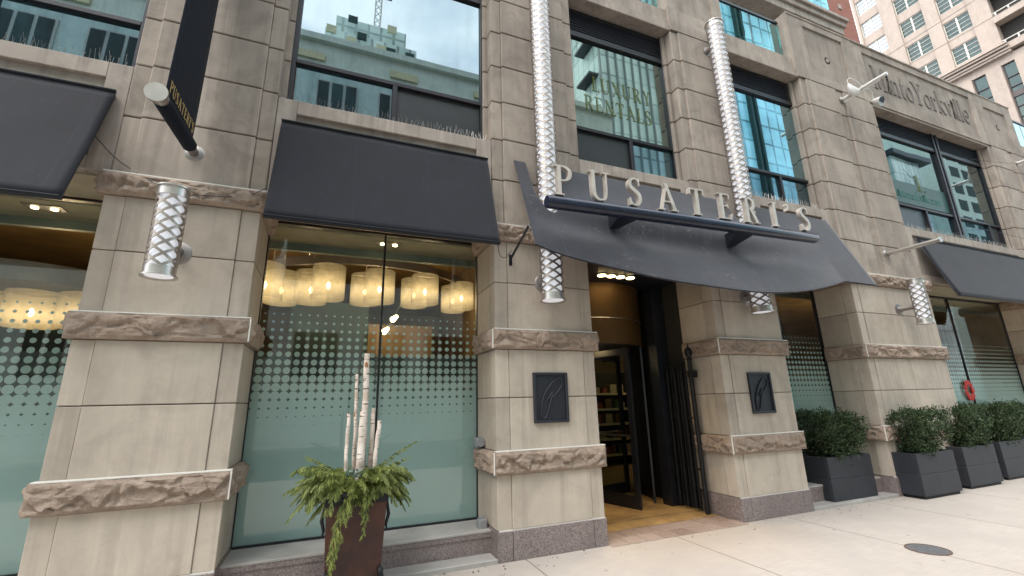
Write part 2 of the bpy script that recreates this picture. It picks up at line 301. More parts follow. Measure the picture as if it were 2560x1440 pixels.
# ---------------------------------------------------------------- mesh helpers
class MB:
    def __init__(s, base=(0, 0, 0)): s.v = []; s.f = []; s.b = Vector(base)
    def add(s, vs, fs):
        o = len(s.v); s.v += [Vector(p) - s.b for p in vs]; s.f += [tuple(i + o for i in f) for f in fs]
    def box(s, x0, x1, y0, y1, z0, z1):
        s.add([(x0, y0, z0), (x1, y0, z0), (x1, y1, z0), (x0, y1, z0), (x0, y0, z1), (x1, y0, z1), (x1, y1, z1), (x0, y1, z1)],
              [(0, 3, 2, 1), (4, 5, 6, 7), (0, 1, 5, 4), (1, 2, 6, 5), (2, 3, 7, 6), (3, 0, 4, 7)]); return s
    def tube(s, pts, r, n=10, caps=True):
        pts = [Vector(p) for p in pts]; rs = r if isinstance(r, (list, tuple)) else [r] * len(pts)
        vs = []; fs = []; prev = None
        for i, p in enumerate(pts):
            d = (pts[min(i + 1, len(pts) - 1)] - pts[max(i - 1, 0)]).normalized()
            if prev is None: a = d.orthogonal().normalized()
            else: a = (prev - d * prev.dot(d)).normalized()
            prev = a; b = d.cross(a)
            for k in range(n):
                t = 2 * math.pi * k / n; vs.append(p + (a * math.cos(t) + b * math.sin(t)) * rs[i])
        for i in range(len(pts) - 1):
            for k in range(n):
                fs.append((i * n + k, i * n + (k + 1) % n, (i + 1) * n + (k + 1) % n, (i + 1) * n + k))
        if caps: fs.append(tuple(reversed(range(n)))); fs.append(tuple((len(pts) - 1) * n + k for k in range(n)))
        s.add(vs, fs); return s
    def lathe(s, c, prof, n=32, axis='z', caps=True, arc=None):
        c = Vector(c); vs = []; fs = []; full = arc is None; a0, a1 = arc or (0, 2 * math.pi); m = n if full else n + 1
        for r, h in prof:
            for k in range(m):
                t = a0 + (a1 - a0) * k / n; x, y = r * math.cos(t), r * math.sin(t)
                vs.append(c + (Vector((x, y, h)) if axis == 'z' else Vector((x, h, y)) if axis == 'y' else Vector((h, x, y))))
        for i in range(len(prof) - 1):
            for k in range(n):
                k2 = (k + 1) % m
                fs.append((i * m + k, i * m + k2, (i + 1) * m + k2, (i + 1) * m + k))
        if caps and full: fs.append(tuple(reversed(range(m)))); fs.append(tuple((len(prof) - 1) * m + k for k in range(m)))
        s.add(vs, fs); return s
    def build(s, name, mat, parent=None, smooth=None, bevel=0, solid=0, **tags):
        me = bpy.data.meshes.new(name); me.from_pydata([tuple(v) for v in s.v], [], s.f); me.materials.append(mat)
        bm = bmesh.new(); bm.from_mesh(me); bmesh.ops.recalc_face_normals(bm, faces=bm.faces); bm.to_mesh(me); bm.free()
        o = bpy.data.objects.new(name, me); COL.objects.link(o)
        if parent: o.parent = parent
        else: o.location = s.b
        if smooth:
            for p in me.polygons: p.use_smooth = True
            me.set_sharp_from_angle(angle=R_(smooth))
        if bevel:
            b = o.modifiers.new("bevel", 'BEVEL'); b.width = bevel; b.segments = 1; b.limit_method = 'ANGLE'
        if solid:
            b = o.modifiers.new("solid", 'SOLIDIFY'); b.thickness = solid
        for k, v in tags.items(): o[k] = v
        return o
def box(x0, x1, y0, y1, z0, z1, base=(0, 0, 0)): return MB(base).box(x0, x1, y0, y1, z0, z1)
def thing(name, label, cat, loc=(0, 0, 0), group=None):
    o = bpy.data.objects.new(name, None); COL.objects.link(o); o.location = loc; o['label'] = label; o['category'] = cat; o.empty_display_size = .1
    if group: o['group'] = group
    return o
def tag(o, label, cat, group=None):
    o['label'] = label; o['category'] = cat
    if group: o['group'] = group
    return o
def struct(o): o['kind'] = 'structure'; return o
def dup(root, loc, label=None, rz=0):
    r = root.copy(); COL.objects.link(r); r.location = loc; r.rotation_euler = (0, 0, rz)
    if label: r['label'] = label
    for ch in list(root.children):
        c = ch.copy(); COL.objects.link(c); c.parent = r
        for g in list(ch.children):
            d = g.copy(); COL.objects.link(d); d.parent = c
    return r

# ---------------------------------------------------------------- serif glyph engine: strokes -> contour -> solid letters
def catm(pts, n=7):
    o = []; P = [pts[0]] + list(pts) + [pts[-1]]
    for i in range(1, len(P) - 2):
        for k in range(n):
            t = k / n; o.append(tuple(.5 * (2 * P[i][j] + (P[i + 1][j] - P[i - 1][j]) * t + (2 * P[i - 1][j] - 5 * P[i][j] + 4 * P[i + 1][j] - P[i + 2][j]) * t * t + (3 * P[i][j] - P[i - 1][j] - 3 * P[i + 1][j] + P[i + 2][j]) * t ** 3) for j in range(3)))
    o.append(tuple(pts[-1])); return o
def ser(x, y, w=.2, h=.045): return ('r', x - w / 2, y - (h if y > .5 else 0), x + w / 2, y + (0 if y > .5 else h))
T_, t_ = .125, .045
def bar_(x0, y0, x1, y1, w): return ('b', x0, y0, x1, y1, w)
def ring(cx, cy, rx, ry, th, tv): return ('o', cx, cy, rx, ry, th, tv)
G = {
 'P': (.62, [bar_(.17, 0, .17, 1, T_), ser(.17, 0, .32), ser(.13, .99, .24), ('c', [(.17, .965, .045), (.36, .965, .06), (.52, .87, .11), (.55, .73, .125), (.5, .59, .1), (.36, .5, .05), (.17, .5, .045)])]),
 'U': (.80, [('c', [(.16, .98, .125), (.16, .4, .125), (.19, .17, .12), (.3, .045, .09), (.42, .03, .06), (.56, .07, .06), (.62, .22, .055), (.64, .45, .05), (.64, .98, .05)]), ser(.16, 1, .3), ser(.64, 1, .25)]),
 'S': (.56, [('c', [(.46, .78, .03), (.42, .92, .05), (.29, .975, .05), (.15, .92, .09), (.1, .78, .12), (.15, .64, .13), (.3, .53, .14), (.43, .4, .14), (.46, .23, .12), (.39, .08, .09), (.25, .025, .05), (.12, .08, .05), (.075, .26, .03)]), bar_(.46, .72, .46, .99, .04), bar_(.075, .01, .075, .28, .04)]),
 'A': (.80, [bar_(.13, 0, .42, 1.0, .05), bar_(.36, 1.0, .68, 0, .13), ser(.12, 0, .25), ser(.68, 0, .28), ('r', .22, .3, .58, .345)]),
 'T': (.70, [bar_(.35, 0, .35, 1, T_), ser(.35, 0, .32), ('r', .05, .95, .65, 1.0), bar_(.06, 1, .045, .78, .045), bar_(.64, 1, .655, .78, .045)]),
 'E': (.66, [bar_(.17, 0, .17, 1, T_), ser(.13, 0, .24), ser(.13, 1, .24), ('r', .17, .955, .54, 1), ('r', .17, .49, .44, .53), ('r', .17, 0, .57, .045), bar_(.53, 1, .545, .8, .04), bar_(.56, 0, .6, .24, .04), bar_(.44, .42, .44, .6, .035)]),
 'R': (.72, [bar_(.17, 0, .17, 1, T_), ser(.17, 0, .3), ser(.13, .99, .24), ('c', [(.17, .965, .045), (.36, .965, .06), (.5, .88, .11), (.52, .76, .125), (.48, .62, .1), (.36, .53, .05), (.17, .53, .045)]), bar_(.34, .54, .62, .01, .12), ser(.63, 0, .22)]),
 'I': (.36, [bar_(.18, 0, .18, 1, T_), ser(.18, 0, .3), ser(.18, 1, .3)]),
 "'": (.24, [('c', [(.12, .98, .11), (.14, .88, .09), (.09, .74, .02)])]),
 'M': (.92, [bar_(.15, 0, .15, 1, .05), bar_(.15, 1, .45, .05, .11), bar_(.45, .02, .74, 1, .04), bar_(.76, 0, .76, 1, .11), ser(.15, 0, .24), ser(.76, 0, .28), ser(.1, 1, .2), ser(.8, 1, .2)]),
 'Y': (.74, [bar_(.14, 1, .4, .48, .11), bar_(.62, 1, .39, .48, .04), bar_(.38, 0, .38, .5, .11), ser(.38, 0, .3), ser(.13, 1, .26), ser(.63, 1, .22)]),
 'L': (.6, [bar_(.17, 0, .17, 1, T_), ser(.15, 0, .26), ser(.17, 1, .3), ('r', .17, 0, .55, .045), bar_(.54, 0, .57, .26, .04)]),
 'X': (.74, [bar_(.12, 1, .62, 0, .12), bar_(.62, 1, .12, 0, .045), ser(.12, 1, .26), ser(.62, 0, .26), ser(.62, 1, .22), ser(.12, 0, .22)]),
 'N': (.8, [bar_(.15, 0, .15, 1, .045), bar_(.14, 1, .66, 0, .12), bar_(.66, 0, .66, 1, .045), ser(.15, 0, .24), ser(.66, 1, .24), ser(.1, 1, .2)]),
 'i': (.30, [bar_(.15, 0, .15, .62, .09), ser(.15, 0, .24, .035), bar_(.05, .6, .15, .63, .035), ('c', [(.15, .84, .12), (.151, .841, .12)])]),
 'n': (.62, [bar_(.15, 0, .15, .62, .09), ser(.15, 0, .24, .035), bar_(.05, .6, .15, .63, .035), ('c', [(.15, .48, .04), (.26, .6, .06), (.38, .61, .08), (.45, .5, .09), (.46, .3, .09), (.46, .01, .09)]), ser(.46, 0, .24, .035)]),
 't': (.38, [('c', [(.17, .84, .03), (.16, .6, .09), (.16, .2, .09), (.19, .05, .08), (.27, .02, .05), (.35, .07, .03)]), ('r', .05, .575, .33, .61)]),
 'o': (.58, [ring(.29, .31, .25, .325, .09, .035)]),
 'r': (.44, [bar_(.15, 0, .15, .62, .09), ser(.15, 0, .24, .035), bar_(.05, .6, .15, .63, .035), ('c', [(.16, .42, .03), (.24, .58, .06), (.34, .6, .08), (.37, .55, .09)])]),
 'k': (.62, [bar_(.15, 0, .15, 1, .09), ser(.15, 0, .24, .035), bar_(.05, .97, .15, 1, .035), bar_(.17, .28, .46, .6, .04), bar_(.24, .36, .5, .02, .09), ser(.45, .04, .001, .001), ('r', .36, .585, .56, .62), ('r', .4, 0, .62, .035)]),
 'v': (.58, [bar_(.11, .6, .31, .02, .09), bar_(.48, .6, .3, .02, .035), ('r', .02, .585, .24, .62), ('r', .38, .585, .57, .62)]),
 'y': (.58, [bar_(.11, .6, .31, .02, .09), bar_(.48, .6, .24, -.09, .035), ('r', .02, .585, .24, .62), ('r', .38, .585, .57, .62)]),
 'l': (.30, [bar_(.15, 0, .15, 1, .09), ser(.15, 0, .24, .035), bar_(.05, .97, .15, 1, .035)]),
 'e': (.54, [('c', [(.1, .345, .04), (.47, .345, .035), (.45, .5, .05), (.38, .6, .045), (.27, .625, .04), (.14, .55, .08), (.09, .33, .095), (.13, .13, .085), (.25, .02, .055), (.37, .04, .04), (.48, .15, .03)])]),
 'm': (.9, [bar_(.15, 0, .15, .62, .09), ('c', [(.15, .48, .04), (.26, .6, .06), (.36, .6, .08), (.43, .5, .09), (.44, .01, .09)]), ('c', [(.44, .48, .04), (.55, .6, .06), (.65, .6, .08), (.72, .5, .09), (.73, .01, .09)])]),
 'c': (.52, [('c', [(.45, .47, .08), (.36, .6, .045), (.26, .625, .04), (.14, .55, .08), (.09, .32, .095), (.13, .12, .085), (.25, .02, .05), (.37, .04, .04), (.47, .15, .03)])]),
 '.': (.24, [('c', [(.12, .06, .12), (.121, .061, .12)])]),
 '1': (.5, [bar_(.27, 0, .27, 1, .13), ser(.27, 0, .34), bar_(.1, .82, .27, .96, .05)]),
 '@': (.9, [ring(.45, .4, .38, .4, .05, .05), ring(.45, .4, .17, .2, .06, .05)]),
}
def prim_d(p, x, y):
    k = p[0]
    if k == 'r':
        cx, cy, hx, hy = (p[1] + p[3]) / 2, (p[2] + p[4]) / 2, (p[3] - p[1]) / 2, (p[4] - p[2]) / 2; return max(abs(x - cx) - hx, abs(y - cy) - hy)
    if k == 'b':
        ax, ay, bx, by, w = p[1:]; dx, dy = bx - ax, by - ay; Ln = math.hypot(dx, dy); dx /= Ln; dy /= Ln
        if abs(dy) > .3:   # stroke cut by horizontals
            yy0, yy1 = min(ay, by), max(ay, by); xc = ax + (y - ay) * dx / dy
            return max(abs(x - xc) * abs(dy) - w / 2, yy0 - y, y - yy1)
        u = (x - ax) * dx + (y - ay) * dy; v = (x - ax) * dy - (y - ay) * dx
        return max(abs(v) - w / 2, -u, u - Ln)
    if k == 'o':
        cx, cy, rx, ry, th, tv = p[1:]
        o = (math.hypot((x - cx) / rx, (y - cy) / ry) - 1) * min(rx, ry); i = (math.hypot((x - cx) / (rx - th), (y - cy) / (ry - tv)) - 1) * min(rx - th, ry - tv)
        return max(o, -i)
    d = 9
    pl = p[2]
    for (ax, ay, aw), (bx, by, bw) in zip(pl, pl[1:]):
        dx, dy = bx - ax, by - ay; q = dx * dx + dy * dy
        t = 0 if q < 1e-12 else max(0, min(1, ((x - ax) * dx + (y - ay) * dy) / q))
        d = min(d, math.hypot(x - ax - dx * t, y - ay - dy * t) - (aw + (bw - aw) * t) / 2)
    return d
GC = {}
def glyph(ch, res=.024):
    if ch in GC: return GC[ch]
    wd, prims = G[ch]; prims = [('c', None, catm(p[1])) if p[0] == 'c' else p for p in prims]
    x0, y0 = -.12, -.1; nx = int((wd + .24) / res) + 1; ny = int(1.22 / res) + 1
    D = [[min(prim_d(p, x0 + i * res + 1e-5, y0 + j * res + 1e-5) for p in prims) for i in range(nx)] for j in range(ny)]
    seg = {}
    def ip(i, j, k, l): a, b = D[j][i], D[l][k]; t = a / (a - b); return (x0 + (i + (k - i) * t) * res, y0 + (j + (l - j) * t) * res)
    for j in range(ny - 1):
        for i in range(nx - 1):
            c = (D[j][i] < 0) | (D[j][i + 1] < 0) << 1 | (D[j + 1][i + 1] < 0) << 2 | (D[j + 1][i] < 0) << 3
            if c in (0, 15): continue
            e = [('h', i, j), ('v', i + 1, j), ('h', i, j + 1), ('v', i, j)]
            P = lambda q: ip(q[1], q[2], q[1] + 1, q[2]) if q[0] == 'h' else ip(q[1], q[2], q[1], q[2] + 1)
            tb = {1: [(3, 0)], 2: [(0, 1)], 3: [(3, 1)], 4: [(1, 2)], 5: [(3, 2), (1, 0)], 6: [(0, 2)], 7: [(3, 2)], 8: [(2, 3)], 9: [(2, 0)], 10: [(0, 3), (2, 1)], 11: [(2, 1)], 12: [(1, 3)], 13: [(1, 0)], 14: [(0, 3)]}
            for a, b in tb[c]: seg[e[a]] = (e[b], P(e[a]))
    loops = []
    while seg:
        k = next(iter(seg)); st = k; lp = []
        while k in seg: nk, pt = seg.pop(k); lp.append(pt); k = nk
        # drop nearly collinear points
        o = []
        for i in range(len(lp)):
            a, b, c = lp[i - 1], lp[i], lp[(i + 1) % len(lp)]
            if abs((b[0] - a[0]) * (c[1] - b[1]) - (b[1] - a[1]) * (c[0] - b[0])) > 2e-7: o.append(b)
        if len(o) > 3: loops.append(o)
    GC[ch] = (wd, loops); return GC[ch]
def add_letter(mb, ch, O, U, V, N, h, depth):
    """letter with origin O, along U, up V, thickness along N"""
    wd, loops = glyph(ch); O, U, V, N = map(Vector, (O, U, V, N))
    tri = tessellate_polygon([[Vector((x, y, 0)) for x, y in lp] for lp in loops])
    flat = [p for lp in loops for p in lp]; n = len(flat)
    f3 = [O + U * (x * h) + V * (y * h) for x, y in flat]
    vs = f3 + [p + N * depth for p in f3]; fs = [tuple(t) for t in tri] + [tuple(i + n for i in reversed(t)) for t in tri]
    b = 0
    for lp in loops:
        m = len(lp)
        for i in range(m): fs.append((b + i, b + (i + 1) % m, b + (i + 1) % m + n, b + i + n))
        b += m
    mb.add(vs, fs)
def text_width(s, h, sp=0): return sum(G[c][0] if c != ' ' else .35 for c in s) * h + sp * h * (len(s) - 1)
def add_text(mb, s, O, U, V, N, h, depth, sp=0):
    x = 0
    for c in s:
        if c != ' ': add_letter(mb, c, Vector(O) + Vector(U) * x, U, V, N, h, depth)
        x += ((G[c][0] if c != ' ' else .35) + sp) * h

# ================================================================ GROUND
struct(MB().box(-60, 90, -5.6, .0, -.3, 0).build("sidewalk", CONC))
struct(box(-60, 90, 0, 14, -.3, -.004).build("building_ground", CONC))
struct(box(-60, 90, -5.75, -5.6, -.3, .004).build("kerb", KERB, bevel=.02))
struct(box(-300, 300, -300, -5.75, -.4, -.14).build("road", ASPH))
struct(box(-300, 300, 14, 300, -.4, -.14).build("ground", ASPH))
struct(box(90, 300, -5.75, 14, -.4, -.14).build("side_street", ASPH))
struct(box(-60, 90, -17.9, -14.5, -.139, 0).build("far_sidewalk", KERB))

# ================================================================ THE STONE BUILDING
B = thing("stone_building", "beige stone street building with rough-faced stone bands and dark framed windows", "building")
RV = .70
PIERS = [(-6.0, -4.62), (-2.04, -.78), (1.74, 3.06), (5.17, 6.52), (8.53, 10.92), (15.5, 17.75), (22.0, 23.6)]
Zs = [(.29, .84), (1.08, 1.65), (1.65, 2.20), (2.43, 3.0), (3.0, 3.53)]
def band(mb, x0, x1, z0, z1, seed, sides=True):
    def face(o, u, v, n, lu, lv, nu, nv, ed0, ed1):
        vs = []; fs = []
        for j in range(nv + 1):
            for i in range(nu + 1):
                s, t = i / nu, j / nv; p = Vector(o) + Vector(u) * lu * s + Vector(v) * lv * t
                q = Vector((s * lu * 4.2 + seed * 7.3, t * lv * 8, seed))
                prof = min(1, min(t, 1 - t) * 7) 
                e = min(1, min(s * lu / .04 if ed0 else 1, (1 - s) * lu / .04 if ed1 else 1))
                hh_ = .12 + .9 * abs(noise.noise(Vector((q.x * .55, 1.5, seed)))) + .55 * abs(noise.noise(Vector((q.x * 1.9, 4.5, seed)))) + .12 * noise.noise(Vector((q.x * 6, 2.5, seed)))
                d = .030 + .018 * noise.noise(q * .8) + .012 * noise.noise(q * 2.3) + .007 * noise.noise(q * 6) + .014 * (1 - t)
                vz = noise.voronoi(Vector((q.x * .9, q.y * .7, q.z)))[0]; d -= .10 * max(0, .2 - (vz[1] - vz[0])) + .012 * (noise.cell(Vector((q.x * 1.3 + q.y * .4, q.y * .6, seed))) - .5)
                if t < hh_: u_ = (hh_ - t) / hh_; d -= .036 * min(1, u_ * 4.5) - .022 * u_ + .018 * noise.noise(q * 1.9)
                d = max(-.006, min(.05, d)) * prof * e
                vs.append(p + Vector(n) * d)
        for j in range(nv):
            for i in range(nu): fs.append((j * (nu + 1) + i, j * (nu + 1) + i + 1, (j + 1) * (nu + 1) + i + 1, (j + 1) * (nu + 1) + i))
        mb.add(vs, fs)
    W = x1 - x0; P = .045
    face((x0 - P, -P, z0), (1, 0, 0), (0, 0, 1), (0, -1, 0), W + 2 * P, z1 - z0, int(W * 90), 22, 1, 1)
    face((x1 + P, -P, z0), (0, 1, 0), (0, 0, 1), (1, 0, 0), RV - .03 + P, z1 - z0, 40, 14, 1, 1)
    face((x0 - P, RV - .03, z0), (0, -1, 0), (0, 0, 1), (-1, 0, 0), RV - .03 + P, z1 - z0, 40, 14, 1, 1)
    a = (x0 - P, -P); b = (x1 + P, RV - .03)
    for z in (z0, z1): mb.add([(a[0], a[1], z), (b[0], a[1], z), (b[0], b[1], z), (a[0], b[1], z)], [(0, 1, 2, 3)])
for pi, (x0, x1) in enumerate(PIERS):
    mb = MB(); W = x1 - x0; S = .165; mid = [] if W < 2 else [(x0 + x1) / 2]
    for z0, z1 in Zs:
        a, b = z0 + .005, z1 - .005
        mb.box(x0, x0 + S, 0, RV * .26, a, b); mb.box(x1 - S, x1, 0, RV * .26, a, b)
        xs = [x0 + S + .003] + [m for m in mid] + [x1 - S - .003]
        for q0, q1 in zip(xs, xs[1:]): mb.box(q0 + (.003 if mid else 0), q1 - (.003 if mid else 0), -.012, RV * .26 - .01, a, b)
        mb.box(x0 + .003, x1 - .003, RV * .26 + .006, RV, a, b)
    p = mb.build("pillar", STONE, B, bevel=.005)
    box(x0 + .012, x1 - .012, .012, RV + .02, .0, 3.74).build("mortar_core", CORE, p)
    for k, (z0, z1) in enumerate(((.84, 1.08), (2.20, 2.43), (3.53, 3.745))):
        m2 = MB(); band(m2, x0, x1, z0, z1, pi * 3.7 + k * 1.3 + 2)
        m2.build("rough_band", ROUGH, p, smooth=14)
    g = MB(); xs = [x0 - .01, x0 + S, x1 - S, x1 + .01]
    for i in range(3): g.box(xs[i] + .003, xs[i + 1] - .003, -.025, RV - .02, 0.0, .285)
    g.build("granite_base", GRAN, p, bevel=.004)
    for z, e in ((.288, .004), (1.081, .046), (2.431, .046), (3.746, .046)):
        box(x0 - e + .02, x1 + e - .004, -e - .004, .01, z - .004, z + .007).build("mortar_line", CAULK, p)
    for z0, z1 in ((.84, 1.08), (2.2, 2.43)):
        if x1 < 1: box(x1 + .034, x1 + .046, -.053, -.040, z0 + .008, z1 - .006).build("mortar_line", CAULK, p)
        elif x0 > 1: box(x0 - .050, x0 - .040, -.053, -.040, z0 + .008, z1 - .006).build("mortar_line", CAULK, p)
# ---- upper piers
UP = [(-6.0, -4.6), (-2.03, -.76), (1.73, 3.04), (5.06, 6.38), (8.35, 10.72), (15.5, 17.6), (22.0, 23.6)]
UZ = [3.75, 4.36, 4.95, 5.52, 6.09, 6.66, 7.23, 7.83]
for x0, x1 in UP:
    mb = MB(); S = .15; W = x1 - x0; mids = [] if W < 2 else [(x0 + x1) / 2]
    for z0, z1 in zip(UZ, UZ[1:]):
        a, b = z0 + .007, z1 - .007
        mb.box(x0, x0 + S, 0, .15, a, b); mb.box(x1 - S, x1, 0, .15, a, b)
        if mids:
            m = mids[0]; mb.box(x0 + S, m - .12, -.03, .14, a, b); mb.box(m + .12, x1 - S, -.03, .14, a, b); mb.box(m - .12, m + .12, -.005, .14, a, b)
        else: mb.box(x0 + S, x1 - S, -.03, .14, a, b)
        mb.box(x0 - .06, x1 + .06, .153, .6, a, b)
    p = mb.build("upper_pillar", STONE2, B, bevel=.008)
    box(x0 + .02, x1 - .02, .02, .58, 3.75, 7.83).build("mortar_core", CORE, p)
def recessed(mb, x0, x1, z0, z1, y0, th, rec, d=.035):
    """wall face with a sunk rectangular panel rec=(a,b,c,e)"""
    a, b, c, e = rec
    for q in ((x0, a, z0, z1), (b, x1, z0, z1), (a, b, z0, c), (a, b, e, z1)):
        if q[1] > q[0] and q[3] > q[2]: mb.box(q[0], q[1], y0, y0 + th, q[2], q[3])
    mb.box(a - .01, b + .01, y0 + d, y0 + th - .01, c - .01, e + .01)
# spandrels under the upper windows
BAYS = [(-4.6, -2.03), (-.76, 1.73), (3.04, 5.06), (6.38, 8.35), (10.72, 15.5), (17.6, 22.0)]
for x0, x1 in BAYS:
    mb = MB(); recessed(mb, x0 + .006, x1 - .006, 3.76, 4.92, .012, .2, (x0 + .2, x1 - .2, 3.9, 4.75), .05)
    mb.box(x0 + .006, x1 - .006, .212, .75, 3.76, 4.80)
    mb.box(x0 + .006, x1 - .006, .212, .26, 4.80, 4.915)
    sp = mb.build("spandrel", SILLST, B, bevel=.006)
    box(x0 - .25, x1 + .25, .1, .69, 3.735, 3.758).build("soffit", CEIL, sp)
# headers + parapets
hd = MB()
for x0, x1 in [(BAYS[0][0], BAYS[0][1]), BAYS[1], BAYS[2], BAYS[3], BAYS[5]]:
    hd = MB(); hd.box(x0 - .0, x1 + .0, .0, .5, 7.835, 8.0); hd.box(x0, x1, .03, .5, 8.0, 8.30)
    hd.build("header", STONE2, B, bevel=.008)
def parapet(x0, x1, recs, ztop=9.36):
    mb = MB(); n = len(recs); ed = [x0] + [(recs[i][1] + recs[i + 1][0]) / 2 for i in range(n - 1)] + [x1]
    for i, r in enumerate(recs): recessed(mb, ed[i], ed[i + 1], 7.84, ztop, -.03 if i % 2 == 0 or n == 1 else -.02, .45, r, .03)
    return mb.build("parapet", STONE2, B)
parapet(-6, -4.6, [(-5.6, -5., 8.05, 9.2)]); parapet(-2.03, -.76, [(-1.9, -.9, 8.05, 9.2)]); parapet(1.73, 3.04, [(1.95, 2.8, 8.05, 9.2)])
parapet(5.06, 6.38, [(5.3, 6.15, 8.3, 9.2)])
PP = parapet(8.3, 17.4, [(8.77, 10.05, 8.02, 9.23), (10.76, 15.25, 7.95, 9.2), (15.88, 17.0, 7.98, 9.08)], 9.38)
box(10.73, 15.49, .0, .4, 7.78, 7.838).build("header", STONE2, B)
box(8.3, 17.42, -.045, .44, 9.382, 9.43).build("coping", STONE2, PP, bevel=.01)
for x in (9.43, 16.45):
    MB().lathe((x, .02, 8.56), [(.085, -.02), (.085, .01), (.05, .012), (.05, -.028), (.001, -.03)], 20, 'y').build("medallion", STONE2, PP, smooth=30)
ins = MB(); s_ = "MintoYorkville"; hh = .62
wtxt = text_width(s_, hh)
add_text(ins, s_, (10.98, -.008, 8.33), (4.05 / wtxt, 0, 0), (0, 0, 1), (0, 1, 0), hh, .014, 0)
ins.build("inscription", plain("dark inscription letters", (.15, .13, .115), .8), PP)
# ---- upper windows
def upper_window(x0, x1, mirror, split, dark, mull=None, z0=4.93, zt=5.60, zl=7.38, z1=7.83):
    y = .20; f = MB(); fw = .05
    f.box(x0, x0 + fw + .02, y, y + .1, z0, z1); f.box(x1 - fw - .02, x1, y, y + .1, z0, z1)
    f.box(x0 + fw + .02, x1 - fw - .02, y, y + .1, zt - .035, zt + .02); f.box(x0 + fw + .02, x1 - fw - .02, y, y + .1, z0, z0 + .03)
    f.box(x0 + fw + .02, x1 - fw - .02, y, y + .1, zl - .10, zl)
    for s in split: f.box(s - .03, s + .03, y + .001, y + .09, z0 + .03, zt - .035)
    if mull: f.box(mull - .11, mull - .04, y - .02, y + .08, z0 + .03, z1); f.box(mull + .04, mull + .11, y - .02, y + .08, z0 + .03, z1); f.box(mull - .04, mull + .04, y + .03, y + .08, z0 + .03, z1)
    w = f.build("window", FRAME, B, bevel=.004)
    gx = [x0 + .06] + ([mull - .05, mull + .05] if mull else []) + [x1 - .06]
    for a, b in zip(gx[::2], gx[1::2]): box(a, b, y + .045, y + .06, zt + .01, zl - .09).build("pane", mirror, w)
    eds = [x0 + .06] + sorted(split + ([mull] if mull else [])) + [x1 - .06]
    for i, (a, b) in enumerate(zip(eds, eds[1:])):
        box(a + .02, b - .02, y + .05, y + .065, z0 + .02, zt - .02).build("lower_panel" if i in dark else "lower_pane", PANEL if i in dark else MIRL, w)
    lv = MB(); nl = 9
    for k in range(nl):
        z = zl + .03 + k * (z1 - zl - .03) / nl
        lv.add([(x0 + .06, y - .0, z), (x1 - .06, y - .0, z), (x1 - .06, y + .05, z + .036), (x0 + .06, y + .05, z + .036), (x0 + .06, y, z + .008), (x1 - .06, y, z + .008), (x1 - .06, y + .05, z + .044), (x0 + .06, y + .05, z + .044)],
               [(0, 1, 2, 3), (4, 5, 6, 7), (0, 1, 5, 4), (2, 3, 7, 6), (0, 3, 7, 4), (1, 2, 6, 5)])
    lv.box(x0 + .06, x1 - .06, y + .07, y + .09, zl, z1)
    lv.build("louvre", LOUV, w)
    return w
upper_window(-4.56, -2.07, MIR, [-3.3], [], zl=7.4)
upper_window(-.72, 1.72, MIR, [.50], [1], zl=7.4)
w3 = upper_window(3.08, 5.06, MIRG, [4.15], [0])
w4 = upper_window(6.40, 8.37, MIRB, [7.52], [])
MIRW = mk_mirror("far reflective upper glass", (.27, .33, .34), (.006, .018, .016), .92, .08)
w5 = upper_window(10.75, 15.47, MIRW, [12.2, 14.86], [0, 3], mull=13.42)
upper_window(17.65, 21.95, MIR, [19, 20.5], [], mull=19.8)
def mk_fade():
    m = Mat("faint yellow green window lettering"); d = m.n('ShaderNodeBsdfDiffuse'); d.inputs[0].default_value = (.16, .2, .06, 1); tr = m.n('ShaderNodeBsdfTransparent'); ms = m.n('ShaderNodeMixShader'); ms.inputs[0].default_value = .42
    m.l(tr.outputs[0], ms.inputs[1]); m.l(d.outputs[0], ms.inputs[2]); return m.done(ms)
YG = mk_fade()
lx = MB(); add_text(lx, "LUXURY", (3.52, .235, 6.36), (.86, 0, .0), (0, 0, 1), (0, 1, 0), .27, .004, .12); lx.build("window_lettering", YG, w3)
lx = MB(); add_text(lx, "RENTALS", (3.36, .235, 5.98), (.86, 0, .0), (0, 0, 1), (0, 1, 0), .27, .004, .12); lx.build("window_lettering", YG, w3)
GRB = plain("dark green window banner", (.012, .05, .04), .4)
bn = box(10.83, 13.28, .232, .244, 5.66, 6.2).build("window_banner", GRB, w5)
lx = MB(); add_text(lx, "1.", (12.05, .226, 6.05), (1.5, 0, 0), (0, 0, 1), (0, 1, 0), .42, .004); lx.build("banner_number", YG, w5)
lx = MB(); add_text(lx, "@mintoyorkville.com", (10.95, .226, 5.8), (1, 0, 0), (0, 0, 1), (0, 1, 0), .2, .004); lx.build("banner_writing", plain("muted teal writing", (.08, .2, .17), .6), w5)
# bird spikes, one strip per sill
def spikes(x0, x1, which):
    mb = MB((0, 0, 0)); x = x0
    while x < x1:
        for k in range(2):
            a = random.uniform(-.25, .25); b = random.uniform(-.5, .2) if k else random.uniform(-.1, .3)
            h = random.uniform(.09, .13); mb.tube([(x, .07, 4.925), (x + a * h, .07 + b * h, 4.925 + h)], .0016, 3)
        x += random.uniform(.03, .06)
    mb.box(x0, x1, .055, .085, 4.921, 4.926)
    tag(mb.build("bird_spikes", STEEL), "row of thin steel bird spikes on the stone sill " + which, "bird spikes", "bird spikes on the upper sills")
spikes(-4.5, -2.1, "above the leftmost dark awning"); spikes(-.7, 1.68, "above the middle dark awning"); spikes(6.5, 8.2, "behind the right tall lantern")
spikes(10.85, 15.4, "above the rightmost dark awning")

